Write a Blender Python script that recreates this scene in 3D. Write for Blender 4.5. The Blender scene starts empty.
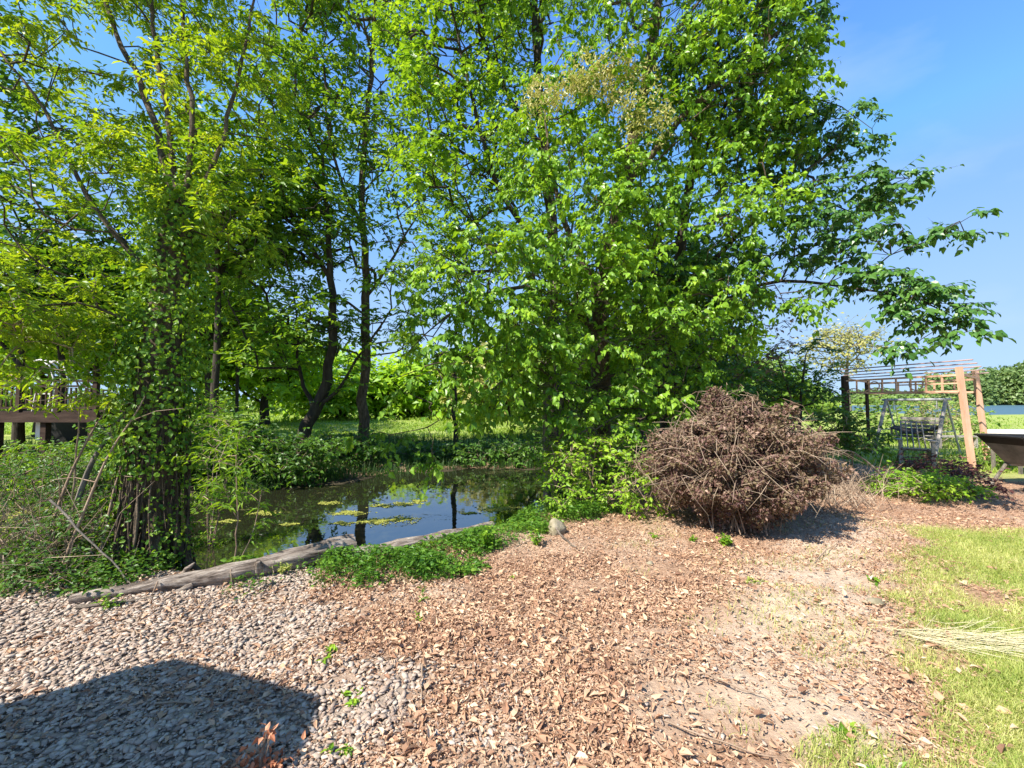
import bpy, math, random
import numpy as np
rng = np.random.default_rng(11)
R = math.radians
# ------------------------------------------------------------------ camera, sky, sun
SC = bpy.context.scene
COL = SC.collection
FPX, CAMZ, PITCH = 430.0, 1.6, math.atan(16/430.0)
cam = bpy.data.cameras.new('camera'); camo = bpy.data.objects.new('camera', cam); COL.objects.link(camo)
cam.sensor_width = 36; cam.lens = FPX/1024*36; cam.clip_start = .05; cam.clip_end = 3000
camo.location = (0, 0, CAMZ); camo.rotation_euler = (math.pi/2+PITCH, 0, 0); SC.camera = camo
SUN_EL = 47.0
SUN_DIR = np.array([-.80, -.60]); SUN_DIR = SUN_DIR/np.linalg.norm(SUN_DIR)     # horizontal, towards the sun
w = bpy.data.worlds.new('World'); SC.world = w; w.use_nodes = True
nt = w.node_tree; nt.nodes.clear()
sky = nt.nodes.new('ShaderNodeTexSky'); sky.sky_type = 'NISHITA'; sky.sun_disc = False
sky.sun_elevation = R(SUN_EL); sky.sun_rotation = math.atan2(SUN_DIR[0], SUN_DIR[1])
sky.altitude = 0; sky.air_density = 1.15; sky.dust_density = .35; sky.ozone_density = 3.5
bg = nt.nodes.new('ShaderNodeBackground'); bg.inputs[1].default_value = .15
hs = nt.nodes.new('ShaderNodeHueSaturation'); hs.inputs['Saturation'].default_value = 1.12
tc = nt.nodes.new('ShaderNodeTexCoord'); mp = nt.nodes.new('ShaderNodeMapping'); mp.inputs['Scale'].default_value = (1.2, 3.5, 6)
mp.inputs['Rotation'].default_value = (0, .3, .6)
nz = nt.nodes.new('ShaderNodeTexNoise'); nz.inputs['Scale'].default_value = 1.6; nz.inputs['Detail'].default_value = 8
cr = nt.nodes.new('ShaderNodeMapRange'); cr.inputs[1].default_value = .55; cr.inputs[2].default_value = .85; cr.inputs[4].default_value = .35
mx = nt.nodes.new('ShaderNodeMixRGB'); mx.inputs[2].default_value = (2.2, 2.7, 3.5, 1)
out = nt.nodes.new('ShaderNodeOutputWorld')
L = nt.links.new
L(tc.outputs['Generated'], mp.inputs[0]); L(mp.outputs[0], nz.inputs['Vector']); L(nz.outputs[0], cr.inputs[0])
tn = nt.nodes.new('ShaderNodeMixRGB'); tn.blend_type = 'MULTIPLY'; tn.inputs[0].default_value = 1; tn.inputs[2].default_value = (.74, .90, 1.08, 1)
dk = nt.nodes.new('ShaderNodeMixRGB'); dk.blend_type = 'DARKEN'; dk.inputs[0].default_value = 1; dk.inputs[2].default_value = (1.02, 1.85, 3.35, 1)
sx = nt.nodes.new('ShaderNodeSeparateXYZ'); mr_ = nt.nodes.new('ShaderNodeMapRange'); mr_.inputs[1].default_value = 0; mr_.inputs[2].default_value = .34; lim = nt.nodes.new('ShaderNodeMixRGB')
lim.inputs[1].default_value = (1.75, 2.5, 3.4, 1); lim.inputs[2].default_value = (.90, 1.75, 3.35, 1)
L(tc.outputs['Generated'], sx.inputs[0]); L(sx.outputs[2], mr_.inputs[0]); L(mr_.outputs[0], lim.inputs[0]); L(lim.outputs[0], dk.inputs[2])
L(sky.outputs[0], hs.inputs['Color']); L(hs.outputs[0], tn.inputs[1]); L(tn.outputs[0], dk.inputs[1]); L(dk.outputs[0], mx.inputs[1]); L(cr.outputs[0], mx.inputs[0]); L(mx.outputs[0], bg.inputs[0]); L(bg.outputs[0], out.inputs[0])
sl = bpy.data.lights.new('sun', 'SUN'); sl.energy = 4.9; sl.angle = R(.53); sl.color = (1, .94, .84)
so = bpy.data.objects.new('sun', sl); COL.objects.link(so)
from mathutils import Vector, Matrix
sv = Vector((SUN_DIR[0]*math.cos(R(SUN_EL)), SUN_DIR[1]*math.cos(R(SUN_EL)), math.sin(R(SUN_EL))))
so.rotation_euler = sv.to_track_quat('Z', 'Y').to_euler(); so.location = (0, 0, 30)
SC.view_settings.view_transform = 'Standard'; SC.view_settings.look = 'None'
SC.view_settings.exposure = 1.14; SC.view_settings.gamma = 1
SC.render.engine = 'CYCLES'
SC.cycles.max_bounces = 8; SC.cycles.diffuse_bounces = 3; SC.cycles.transmission_bounces = 5; SC.cycles.transparent_max_bounces = 4

def at(px, py, d):
    """point of the place d metres ahead of the camera along +Y that the photo shows at px, py"""
    a, b = (px-512)/FPX, (384-py)/FPX
    v = np.array([a, math.cos(PITCH)-b*math.sin(PITCH), math.sin(PITCH)+b*math.cos(PITCH)])
    return np.array([0, 0, CAMZ]) + v*(d/v[1])

# ------------------------------------------------------------------ helpers
def tag(o, label=None, cat=None, group=None, kind=None):
    if label: o['label'] = label
    if cat: o['category'] = cat
    if group: o['group'] = group
    if kind: o['kind'] = kind
    return o
def empty(name, loc, label, cat, group=None):
    o = bpy.data.objects.new(name, None); COL.objects.link(o); o.location = tuple(map(float, loc)); o.empty_display_size = .2
    bpy.context.view_layer.update()
    return tag(o, label, cat, group)
class MB:
    def __init__(s): s.v = []; s.f = []; s.n = 0; s.r = []
    def add(s, V, F, rnd=0.5):
        V = np.asarray(V, float).reshape(-1, 3)
        s.v.append(V); s.f.append((np.asarray(F) + s.n)); s.n += len(V)
        s.r.append(np.broadcast_to(np.asarray(rnd, float), (len(V),)).copy())
        return s
    def build(s, name, mat, parent=None, smooth=False):
        if s.n == 0: s.add([[0, 0, 0], [.001, 0, 0], [0, .001, 0]], [[0, 1, 2]])
        V = np.concatenate(s.v); me = bpy.data.meshes.new(name)
        off = np.zeros(3)
        if parent is not None: off = np.array(parent.matrix_world.translation)
        me.vertices.add(len(V)); me.vertices.foreach_set('co', (V-off).astype(np.float32).ravel())
        tot = [np.full(len(f), f.shape[1], np.int32) for f in s.f]; tot = np.concatenate(tot)
        li = np.concatenate([f.ravel() for f in s.f]).astype(np.int32)
        me.loops.add(len(li)); me.loops.foreach_set('vertex_index', li)
        st = np.concatenate([[0], np.cumsum(tot)[:-1]]).astype(np.int32)
        me.polygons.add(len(tot)); me.polygons.foreach_set('loop_start', st); me.polygons.foreach_set('loop_total', tot)
        me.polygons.foreach_set('use_smooth', np.full(len(tot), bool(smooth)))
        a = me.attributes.new('rnd', 'FLOAT', 'POINT'); a.data.foreach_set('value', np.concatenate(s.r).astype(np.float32))
        me.update(calc_edges=True); me.validate()
        o = bpy.data.objects.new(name, me); COL.objects.link(o)
        if isinstance(mat, (list, tuple)):
            for m in mat: me.materials.append(m)
        else: me.materials.append(mat)
        if parent is not None: o.parent = parent
        return o
def unit(v):
    v = np.asarray(v, float); return v/np.maximum(np.linalg.norm(v, axis=-1, keepdims=True), 1e-9)
def frames(T):
    """rotation-minimising-ish frames along a polyline's tangents"""
    n = len(T); N = np.zeros((n, 3)); a = np.array([1, 0, 0.]) if abs(T[0][0]) < .8 else np.array([0, 1, 0.])
    u = unit(np.cross(T[0], a)); N[0] = u
    for i in range(1, n):
        u = N[i-1]-T[i]*np.dot(N[i-1], T[i]); N[i] = unit(u)
    return N, np.cross(T, N)
def tube(mb, P, r, k=6, rnd=.5, cap=True, rough=0.0):
    P = np.asarray(P, float); n = len(P)
    if n < 2: return
    r = np.broadcast_to(np.asarray(r, float), (n,))
    T = unit(np.gradient(P, axis=0)); N, B = frames(T)
    th = np.arange(k)*2*math.pi/k
    rr = r[:, None]*np.ones(k)[None]
    if rough: rr = rr*(1+rough*rng.normal(size=rr.shape))
    V = P[:, None]+rr[..., None]*(np.cos(th)[None, :, None]*N[:, None]+np.sin(th)[None, :, None]*B[:, None])
    i = np.arange(n-1)[:, None]*k; j = np.arange(k)[None]; j2 = (j+1) % k
    F = np.stack([i+j, i+j2, i+k+j2, i+k+j], -1).reshape(-1, 4)
    mb.add(V.reshape(-1, 3), F, rnd)
    if cap:
        c0 = P[0]; c1 = P[-1]
        mb.add(np.vstack([V[0], [c0]]), [[(q+1) % k, q, k] for q in range(k)], rnd)
        mb.add(np.vstack([V[-1], [c1]]), [[q, (q+1) % k, k] for q in range(k)], rnd)
def twigs(mb, A, B, r0, r1, rnd=.5):
    """many straight 3-sided tapered twigs at once"""
    A = np.asarray(A); B = np.asarray(B); n = len(A)
    if n == 0: return
    T = unit(B-A); ref = np.where(np.abs(T[:, 2:3]) < .9, [[0, 0, 1.]], [[1., 0, 0]])
    N = unit(np.cross(T, ref)); M = np.cross(T, N); V = []
    for (C, r) in ((A, r0), (B, r1)):
        for q in range(3):
            t = q*2*math.pi/3; V.append(C+np.broadcast_to(np.asarray(r, float).reshape(-1, 1) if np.ndim(r) else r, (n, 1))*(math.cos(t)*N+math.sin(t)*M))
    V = np.stack(V, 1)
    b = np.arange(n)[:, None, None]*6
    F = b+np.array([[0, 1, 4, 3], [1, 2, 5, 4], [2, 0, 3, 5]])[None]
    mb.add(V.reshape(-1, 3), F.reshape(-1, 4), rnd if np.ndim(rnd) == 0 else np.repeat(rnd, 6))
def box(mb, c, s, rot=None, rnd=.5):
    c = np.asarray(c, float); s = np.asarray(s, float)/2
    V = np.array([[x, y, z] for x in (-1, 1) for y in (-1, 1) for z in (-1, 1)])*s
    if rot is not None: V = V@np.asarray(rot).T
    mb.add(V+c, [[0, 1, 3, 2], [4, 6, 7, 5], [0, 4, 5, 1], [2, 3, 7, 6], [0, 2, 6, 4], [1, 5, 7, 3]], rnd)
def beam(mb, a, b, wd, ht, up=(0, 0, 1), rnd=.5):
    a = np.asarray(a, float); b = np.asarray(b, float); T = unit(b-a); S = unit(np.cross(up, T)); U = np.cross(T, S)
    box(mb, (a+b)/2, (np.linalg.norm(b-a), wd, ht), np.stack([T, S, U], 1), rnd)
# leaf shapes: (along, across, up) ; two halves folded on the midrib
OV = np.array([[0, 0, 0], [.28, .5, .10], [.68, .30, .06], [1, 0, -.12], [.68, -.30, .06], [.28, -.5, .10], [.5, 0, -.02]])
OVF = np.array([[0, 6, 3, 2, 1], [0, 5, 4, 3, 6]])
QD = np.array([[0, 0, 0], [.45, .5, .10], [1, 0, -.12], [.45, -.5, .10]]); QDF = np.array([[0, 3, 2, 1]])
QF = np.array([[0, 2, 1], [0, 3, 2]])
def leaves(mb, P, D, Nn, Ln, Wd, simple=False, rnd=None):
    n = len(P)
    if n == 0: return
    D = unit(D); S = unit(np.cross(Nn, D)); U = np.cross(D, S)
    T, F = (QD, QF) if simple else (OV, OVF)
    Ln = np.broadcast_to(np.asarray(Ln, float), (n,))[:, None, None]; Wd = np.broadcast_to(np.asarray(Wd, float), (n,))[:, None, None]
    V = P[:, None]+Ln*T[None, :, 0:1]*D[:, None]+Wd*T[None, :, 1:2]*S[:, None]+Ln*T[None, :, 2:3]*U[:, None]
    k = len(T)
    FF = (np.arange(n)*k)[:, None, None]+F[None]
    if rnd is None: rnd = rng.random(n)
    mb.add(V.reshape(-1, 3), FF.reshape(-1, F.shape[1]), np.repeat(rnd, k))
def smoothstep(a, b, x):
    t = np.clip((x-a)/(b-a), 0, 1); return t*t*(3-2*t)
_ph = rng.random((4, 24, 3))
def fnoise(x, y, s=1.0, ch=0):
    """cheap smooth noise, about -1..1"""
    o = 0
    for k in range(24):
        a = _ph[ch, k, 0]*6.28; f = s*(.4+1.9*_ph[ch, k, 1]); o = o+np.sin((x*math.cos(a)+y*math.sin(a))*f*2+_ph[ch, k, 2]*6.28)
    return o/5.0
# ------------------------------------------------------------------ materials
def newmat(name):
    m = bpy.data.materials.new(name); m.use_nodes = True; n = m.node_tree; n.nodes.clear()
    o = n.nodes.new('ShaderNodeOutputMaterial'); p = n.nodes.new('ShaderNodeBsdfPrincipled'); n.links.new(p.outputs[0], o.inputs[0])
    return m, n, p, o
def ramp(n, cols):
    r = n.nodes.new('ShaderNodeValToRGB'); e = r.color_ramp.elements
    while len(e) < len(cols): e.new(.5)
    for i, (p, c) in enumerate(cols): e[i].position = p; e[i].color = (*c, 1)
    return r
def noise(n, scale, detail=4, vec=None, rough=.55):
    t = n.nodes.new('ShaderNodeTexNoise'); t.inputs['Scale'].default_value = scale; t.inputs['Detail'].default_value = detail; t.inputs['Roughness'].default_value = rough
    if vec is not None: n.links.new(vec, t.inputs['Vector'])
    return t
def leafmat(name, cols, trans=.42, tcol=(1.75, 1.5, .45), rough=.42, nscale=1.2):
    gain = 1.32 if ('leaf' in name and 'dead' not in name and 'purple' not in name and 'rust' not in name) else 1.0
    cols = [tuple(v*gain*((1.22, 1.05, .9)[q]) for q, v in enumerate(c)) for c in cols] if gain > 1 else cols
    m, n, p, o = newmat(name)
    at_ = n.nodes.new('ShaderNodeAttribute'); at_.attribute_name = 'rnd'
    g = n.nodes.new('ShaderNodeNewGeometry'); nz = noise(n, nscale, 3, g.outputs['Position'])
    mth = n.nodes.new('ShaderNodeMath'); mth.operation = 'MULTIPLY_ADD'; mth.inputs[1].default_value = .55
    m2 = n.nodes.new('ShaderNodeMath'); m2.operation = 'MULTIPLY_ADD'; m2.inputs[1].default_value = .9; m2.inputs[2].default_value = -.22
    n.links.new(nz.outputs[0], m2.inputs[0]); n.links.new(at_.outputs['Fac'], mth.inputs[0]); n.links.new(m2.outputs[0], mth.inputs[2])
    k = len(cols); r = ramp(n, [(i/(k-1), c) for i, c in enumerate(cols)]); n.links.new(mth.outputs[0], r.inputs[0])
    n.links.new(r.outputs[0], p.inputs['Base Color']); p.inputs['Roughness'].default_value = rough; p.inputs['Specular IOR Level'].default_value = .35
    t = n.nodes.new('ShaderNodeBsdfTranslucent'); mm = n.nodes.new('ShaderNodeMixRGB'); mm.blend_type = 'MULTIPLY'; mm.inputs[0].default_value = 1
    mm.inputs[2].default_value = (*tcol, 1); n.links.new(r.outputs[0], mm.inputs[1]); n.links.new(mm.outputs[0], t.inputs[0])
    ms = n.nodes.new('ShaderNodeMixShader'); ms.inputs[0].default_value = trans
    n.links.new(p.outputs[0], ms.inputs[1]); n.links.new(t.outputs[0], ms.inputs[2]); n.links.new(ms.outputs[0], o.inputs[0])
    return m
def roughmat(name, cols, scale=8, stretch=(1, 1, 1), rough=.9, bump=.3, bscale=None, useattr=0.0, spec=.2):
    m, n, p, o = newmat(name)
    g = n.nodes.new('ShaderNodeNewGeometry'); mp = n.nodes.new('ShaderNodeMapping'); mp.inputs['Scale'].default_value = stretch
    n.links.new(g.outputs['Position'], mp.inputs[0])
    nz = noise(n, scale, 6, mp.outputs[0], .65); k = len(cols)
    at_ = n.nodes.new('ShaderNodeAttribute'); at_.attribute_name = 'rnd'
    m1 = n.nodes.new('ShaderNodeMath'); m1.operation = 'MULTIPLY_ADD'; m1.inputs[1].default_value = 1.8*(1-useattr); m1.inputs[2].default_value = -.4*(1-useattr)
    m2 = n.nodes.new('ShaderNodeMath'); m2.operation = 'MULTIPLY_ADD'; m2.inputs[1].default_value = useattr
    n.links.new(nz.outputs[0], m1.inputs[0]); n.links.new(at_.outputs['Fac'], m2.inputs[0]); n.links.new(m1.outputs[0], m2.inputs[2])
    r = ramp(n, [(i/(k-1), c) for i, c in enumerate(cols)]); n.links.new(m2.outputs[0], r.inputs[0])
    n.links.new(r.outputs[0], p.inputs['Base Color']); p.inputs['Roughness'].default_value = rough; p.inputs['Specular IOR Level'].default_value = spec
    nb = noise(n, bscale or scale*2.5, 5, mp.outputs[0], .7); b = n.nodes.new('ShaderNodeBump'); b.inputs['Strength'].default_value = bump; b.inputs['Distance'].default_value = .03
    n.links.new(nb.outputs[0], b.inputs['Height']); n.links.new(b.outputs[0], p.inputs['Normal'])
    return m
M = {}
M['bark'] = roughmat('bark_brown', [(.022, .016, .011), (.10, .074, .05), (.24, .19, .135)], 18, (1, 1, .3), bump=1.0)
M['bark_dark'] = roughmat('bark_dark', [(.018, .014, .010), (.05, .04, .03), (.10, .085, .065)], 12, (1, 1, .2), bump=.7)
M['bark_grey'] = roughmat('bark_grey', [(.06, .052, .043), (.16, .14, .115), (.30, .265, .22)], 16, (1, 1, .3), bump=.6)
M['log'] = roughmat('weathered_log', [(.04, .03, .022), (.20, .16, .125), (.46, .39, .32)], 10, (.6, .6, 3.5), bump=1.0)
M['twig'] = roughmat('dry_twig', [(.10, .065, .045), (.28, .20, .14), (.52, .42, .31)], 6, bump=.3, useattr=.5)
M['leaf_boxelder'] = leafmat('boxelder_leaf', [(.028, .085, .010), (.075, .175, .014), (.16, .27, .022), (.29, .34, .03)], .48)
M['leaf_mid'] = leafmat('pond_tree_leaf', [(.018, .065, .010), (.048, .135, .014), (.12, .24, .025), (.20, .32, .04)], .44)
M['leaf_dark'] = leafmat('dark_leaf', [(.012, .042, .008), (.028, .085, .012), (.055, .14, .018), (.10, .21, .03)], .36)  # green also darkened to stand for the far bank's deep shade
M['leaf_mulberry'] = leafmat('mulberry_leaf', [(.024, .078, .012), (.07, .175, .018), (.15, .30, .028), (.27, .43, .05)], .40, rough=.36)
M['leaf_shade'] = leafmat('shade_toned_bough_leaf', [(.014, .055, .016), (.03, .095, .022), (.06, .15, .03), (.13, .25, .05)], .24, (1.2, 1.25, .6), .32)  # shade on the right boughs put into a darker, bluer leaf colour
M['leaf_bright'] = leafmat('bright_shrub_leaf', [(.05, .14, .012), (.11, .25, .02), (.19, .35, .03), (.30, .44, .05)], .45)  # on the far meadow trees the brighter green stands for sunlight
M['leaf_pale'] = leafmat('pale_far_leaf', [(.15, .18, .06), (.22, .25, .09), (.30, .31, .13)], .3, (1.1, 1.15, .8))
M['leaf_far'] = leafmat('far_leaf', [(.03, .08, .015), (.07, .15, .025), (.12, .22, .04), (.18, .28, .05)], .35, nscale=.12)
M['leaf_wood'] = leafmat('far_wood_leaf', [(.05, .10, .04), (.09, .165, .06), (.14, .22, .085)], .3, nscale=.05)  # distance haze put into a lighter leaf colour
M['seed'] = leafmat('seed_cluster', [(.30, .33, .08), (.46, .44, .15), (.56, .46, .24)], .35, (1.1, 1.1, .6))
M['leaf_purple'] = leafmat('purple_leaf', [(.04, .02, .024), (.11, .055, .05), (.19, .105, .085), (.16, .13, .06), (.33, .21, .16), (.54, .41, .31)], .2, (1.2, .9, .8), .6, nscale=2)
M['leaf_maroon'] = leafmat('maroon_leaf', [(.03, .012, .014), (.07, .03, .03), (.14, .06, .05)], .25, (1.4, .8, .7), .6)
M['grass'] = leafmat('grass_blade', [(.14, .23, .035), (.30, .38, .07), (.52, .52, .17), (.72, .66, .36)], .4, (1.2, 1.2, .6), .55, nscale=1.5)
M['grass_dark'] = leafmat('bank_grass_blade', [(.018, .05, .01), (.04, .095, .016), (.07, .14, .025)], .35, (1.2, 1.2, .6), .55)  # blade colour darkened to stand for shade on the far bank
M['meadow'] = leafmat('meadow_grass_blade', [(.14, .24, .03), (.25, .37, .045), (.40, .46, .09)], .45, (1.2, 1.2, .6), .55, nscale=.2)
M['straw'] = leafmat('straw', [(.45, .38, .2), (.62, .54, .32), (.7, .64, .44)], .2, (1, 1, .8), .6)
M['litter'] = leafmat('dead_leaf', [(.13, .065, .04), (.30, .165, .10), (.46, .29, .18), (.62, .44, .29), (.76, .62, .45)], .12, (1.1, .9, .7), .7, nscale=3)
M['chip'] = roughmat('wood_chip', [(.10, .05, .03), (.30, .165, .10), (.50, .32, .21), (.66, .49, .35)], 20, bump=.3, useattr=.75)
M['stone'] = roughmat('gravel_stone', [(.20, .14, .105), (.33, .25, .195), (.43, .345, .275), (.58, .49, .41)], 25, bump=.35, bscale=80, useattr=.7, rough=.85)
M['peach'] = roughmat('peach_paint', [(.46, .23, .14), (.62, .36, .24), (.72, .48, .34)], 5, (1, 1, .3), bump=.15, rough=.6)
M['rod'] = roughmat('faded_rod', [(.34, .22, .20), (.46, .33, .30)], 5, bump=.05, rough=.5)
M['greywood'] = roughmat('weathered_grey_wood', [(.14, .12, .10), (.30, .27, .24), (.46, .43, .38)], 8, (1, 1, .3), bump=.4)
M['steel'] = roughmat('dull_steel', [(.30, .30, .29), (.45, .45, .43)], 6, bump=.1, rough=.45)
M['darkwood'] = roughmat('dark_stained_wood', [(.022, .014, .010), (.05, .03, .021), (.085, .055, .04)], 6, (.4, .4, 2), bump=.3)
M['black'] = roughmat('black_coating', [(.012, .012, .012), (.03, .028, .026)], 8, bump=.1, rough=.5)
M['tubpaint'] = roughmat('grey_tub_paint', [(.09, .085, .075), (.22, .21, .19), (.34, .32, .28)], 5, (1, 1, 1), bump=.2, rough=.6)
M['white'] = roughmat('pale_paint', [(.62, .60, .56), (.78, .76, .72)], 4, bump=.05, rough=.55)
M['canvas'] = roughmat('dark_canvas', [(.03, .025, .022), (.07, .06, .05)], 8, bump=.2)
M['rubber'] = roughmat('rubber', [(.02, .02, .02), (.04, .04, .038)], 8, bump=.1)
def grainmat(name, cols, ang):
    m, n, p, o = newmat(name); g = n.nodes.new('ShaderNodeNewGeometry'); m1 = n.nodes.new('ShaderNodeMapping'); m1.inputs['Rotation'].default_value = (0, 0, -ang); m2 = n.nodes.new('ShaderNodeMapping'); m2.inputs['Scale'].default_value = (1.2, 14, 14)
    n.links.new(g.outputs['Position'], m1.inputs[0]); n.links.new(m1.outputs[0], m2.inputs[0]); a = noise(n, 2.2, 8, m2.outputs[0], .7); b_ = noise(n, 5, 5, g.outputs['Position'])
    mm = n.nodes.new('ShaderNodeMath'); mm.operation = 'MULTIPLY_ADD'; mm.inputs[1].default_value = .35; n.links.new(b_.outputs[0], mm.inputs[0]); n.links.new(a.outputs[0], mm.inputs[2])
    r_ = ramp(n, [(.45, cols[0]), (.62, cols[1]), (.82, cols[2])]); n.links.new(mm.outputs[0], r_.inputs[0]); n.links.new(r_.outputs[0], p.inputs['Base Color']); p.inputs['Roughness'].default_value = .9; p.inputs['Specular IOR Level'].default_value = .15
    bb = n.nodes.new('ShaderNodeBump'); bb.inputs['Strength'].default_value = 1; bb.inputs['Distance'].default_value = .04; n.links.new(a.outputs[0], bb.inputs['Height']); n.links.new(bb.outputs[0], p.inputs['Normal']); return m
M['loggrain'] = grainmat('log_grain', [(.02, .014, .01), (.19, .15, .12), (.48, .41, .34)], R(34))
M['rock'] = roughmat('fieldstone', [(.10, .085, .05), (.22, .19, .12), (.38, .33, .25)], 7, bump=.6)
def watermat(name, col, bump=.03, sc=3.0, scum=False):
    m, n, p, o = newmat(name); g = n.nodes.new('ShaderNodeNewGeometry')
    p.inputs['Base Color'].default_value = (*col, 1); p.inputs['Roughness'].default_value = .02; p.inputs['IOR'].default_value = 2.1; p.inputs['Specular IOR Level'].default_value = .9
    nz = noise(n, sc, 3, g.outputs['Position']); b = n.nodes.new('ShaderNodeBump'); b.inputs['Strength'].default_value = bump; b.inputs['Distance'].default_value = .05
    n.links.new(nz.outputs[0], b.inputs['Height']); n.links.new(b.outputs[0], p.inputs['Normal'])
    if scum:   # floating brown film and pollen in streaks
        mp = n.nodes.new('ShaderNodeMapping'); mp.inputs['Scale'].default_value = (.7, 1.6, 1); n.links.new(g.outputs['Position'], mp.inputs[0])
        n1 = noise(n, 1.1, 9, mp.outputs[0], .7); n2 = noise(n, 22, 3, g.outputs['Position'])
        a = n.nodes.new('ShaderNodeMath'); a.operation = 'MULTIPLY_ADD'; a.inputs[1].default_value = .32; n.links.new(n2.outputs[0], a.inputs[0]); n.links.new(n1.outputs[0], a.inputs[2])
        mr = n.nodes.new('ShaderNodeMapRange'); mr.inputs[1].default_value = .79; mr.inputs[2].default_value = .87; n.links.new(a.outputs[0], mr.inputs[0])
        d = n.nodes.new('ShaderNodeBsdfDiffuse'); d.inputs[0].default_value = (.13, .12, .05, 1)
        ms = n.nodes.new('ShaderNodeMixShader'); n.links.new(mr.outputs[0], ms.inputs[0]); n.links.new(p.outputs[0], ms.inputs[1]); n.links.new(d.outputs[0], ms.inputs[2]); n.links.new(ms.outputs[0], o.inputs[0])
    return m
M['water'] = watermat('pond_water', (.016, .017, .009), scum=True)
M['lake'] = watermat('lake_water', (.055, .11, .13), .6, 1.0); M['lake'].node_tree.nodes['Principled BSDF'].inputs['Roughness'].default_value = .5; M['lake'].node_tree.nodes['Principled BSDF'].inputs['IOR'].default_value = 1.33
M['algae'] = roughmat('algae', [(.16, .18, .03), (.30, .31, .06), (.42, .41, .12)], 14, bump=.3)

# ------------------------------------------------------------------ terrain
POND = np.array([(-15, 5.6), (-9, 4.9), (-5.2, 4.75), (-4.0, 4.95), (-2.9, 4.6), (-1.95, 4.95), (-1.3, 5.25), (-.45, 6.0), (.45, 7.0), (2.0, 9.0), (4, 11.6),
                 (4.6, 13.2), (1, 12.6), (-1.5, 12.5), (-3.6, 11.3), (-5.6, 9.4), (-9, 9.0), (-15, 9.6)])
def pdist(x, y, poly):
    """signed distance to a polygon, negative inside"""
    x = np.asarray(x, float); y = np.asarray(y, float); d = np.full(x.shape, 1e9); ins = np.zeros(x.shape, bool)
    n = len(poly)
    for i in range(n):
        a = poly[i]; b = poly[(i+1) % n]; ex, ey = b-a; wx, wy = x-a[0], y-a[1]
        t = np.clip((wx*ex+wy*ey)/(ex*ex+ey*ey), 0, 1); d = np.minimum(d, (wx-ex*t)**2+(wy-ey*t)**2)
        c = ((a[1] <= y) & (b[1] > y)) | ((b[1] <= y) & (a[1] > y))
        with np.errstate(divide='ignore', invalid='ignore'): xi = a[0]+(y-a[1])/(b[1]-a[1])*(b[0]-a[0])
        ins ^= c & (x < xi)
    d = np.sqrt(d); return np.where(ins, -d, d)
LAKE = np.array([(60, 62), (300, 40), (700, 100), (500, 420), (240, 220), (150, 190), (110, 150), (76, 92)])
WZ, LZ = -.42, -.75
def height(x, y):
    x = np.asarray(x, float); y = np.asarray(y, float)
    d = pdist(x, y, POND)
    d = d+.11*fnoise(x, y, 1.3, 1)
    mid = 7.2+.5*x*0
    far = smoothstep(-.6, .6, (y-(8.2+.48*x)))
    wd = .6+far*2.9
    h = np.where(d > 0, WZ*(1-smoothstep(0, 1, d/wd)), WZ+np.maximum(d, -1.2)*.5)
    h = h+.025*fnoise(x, y, .9, 0)+.012*fnoise(x, y, 3.1, 2)
    h = h+.10*smoothstep(14, 30, np.hypot(x, y))*fnoise(x, y, .09, 3)
    dl = pdist(x, y, LAKE)
    h = h*smoothstep(0, 40, dl+20)+np.where(dl < 12, -1.3*(1-smoothstep(-6, 12, dl)), 0)
    return h
def gz(x, y): return float(height(np.array([x]), np.array([y]))[0])
def m_gravel(x, y):
    e = -1.55+(3.44-y)*.62+.28*fnoise(x, y, 1.6, 1)
    return smoothstep(.65, -.45, x-e+.25*fnoise(x, y, 5, 3))*smoothstep(5.2, 4.2, y)
def m_grass(x, y):
    e = 4.75+(y-4.74)*.90+.35*fnoise(x, y, 1.5, 2)
    return smoothstep(-.6, .3, x-e+.18*fnoise(x, y, 4, 1))*smoothstep(5.6, 4.9, y+.2*fnoise(x, y, 2, 0))
def m_dirt(x, y):
    e = 3.5+(y-4.74)*.85
    a = 1.15*np.exp(-((x-e)/.85)**2)*smoothstep(6.3, 5.0, y)*smoothstep(1.6, 2.6, y)
    b = np.exp(-(((x-.9)/1.5)**2+((y-5.2)/.9)**2))
    b = b+1.3*np.exp(-(((x+.7)/.45)**2+((y-3.55)/.22)**2)); return np.clip(a+b*.7+.25*fnoise(x, y, 1.8, 3), 0, 1)
def m_field(x, y):
    r = y-(14.6-.0*x); right = smoothstep(7.8, 9.5, y+.3*fnoise(x, y, 1, 1))*smoothstep(8.2, 9.6, x)
    left = smoothstep(-1, .6, y-(11.8+.35*x))
    f = smoothstep(13.5, 16, y)
    return np.maximum(np.maximum(f, right*.85), smoothstep(.8, 2.2, pdist(x, y, POND))*(smoothstep(0, 2, y-(9.5+.4*x))))
def axis_pts(lo, hi, s0, far):
    a = list(np.arange(lo, hi, s0)); s = s0; v = a[-1]
    while v < far: s *= 1.11; v += s; a.append(v)
    s = s0; v = a[0]; b = []
    while v > -far: s *= 1.13; v -= s; b.append(v)
    return np.array(b[::-1]+a)
gx = axis_pts(-7.5, 9, .055, 900); gy = axis_pts(.8, 14, .055, 900); gy = gy[gy > -60]
X, Y = np.meshgrid(gx, gy); Z = height(X, Y)
near = smoothstep(14, 9, np.hypot(X, Y)); Z = Z+near*.009*rng.normal(size=Z.shape)
nx, ny = len(gx), len(gy)
mb = MB(); i = np.arange(ny-1)[:, None]*nx; j = np.arange(nx-1)[None]
F = np.stack([i+j, i+j+1, i+nx+j+1, i+nx+j], -1).reshape(-1, 4)
mb.add(np.stack([X, Y, Z], -1).reshape(-1, 3), F)
m, n, p, o = newmat('ground')
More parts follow.
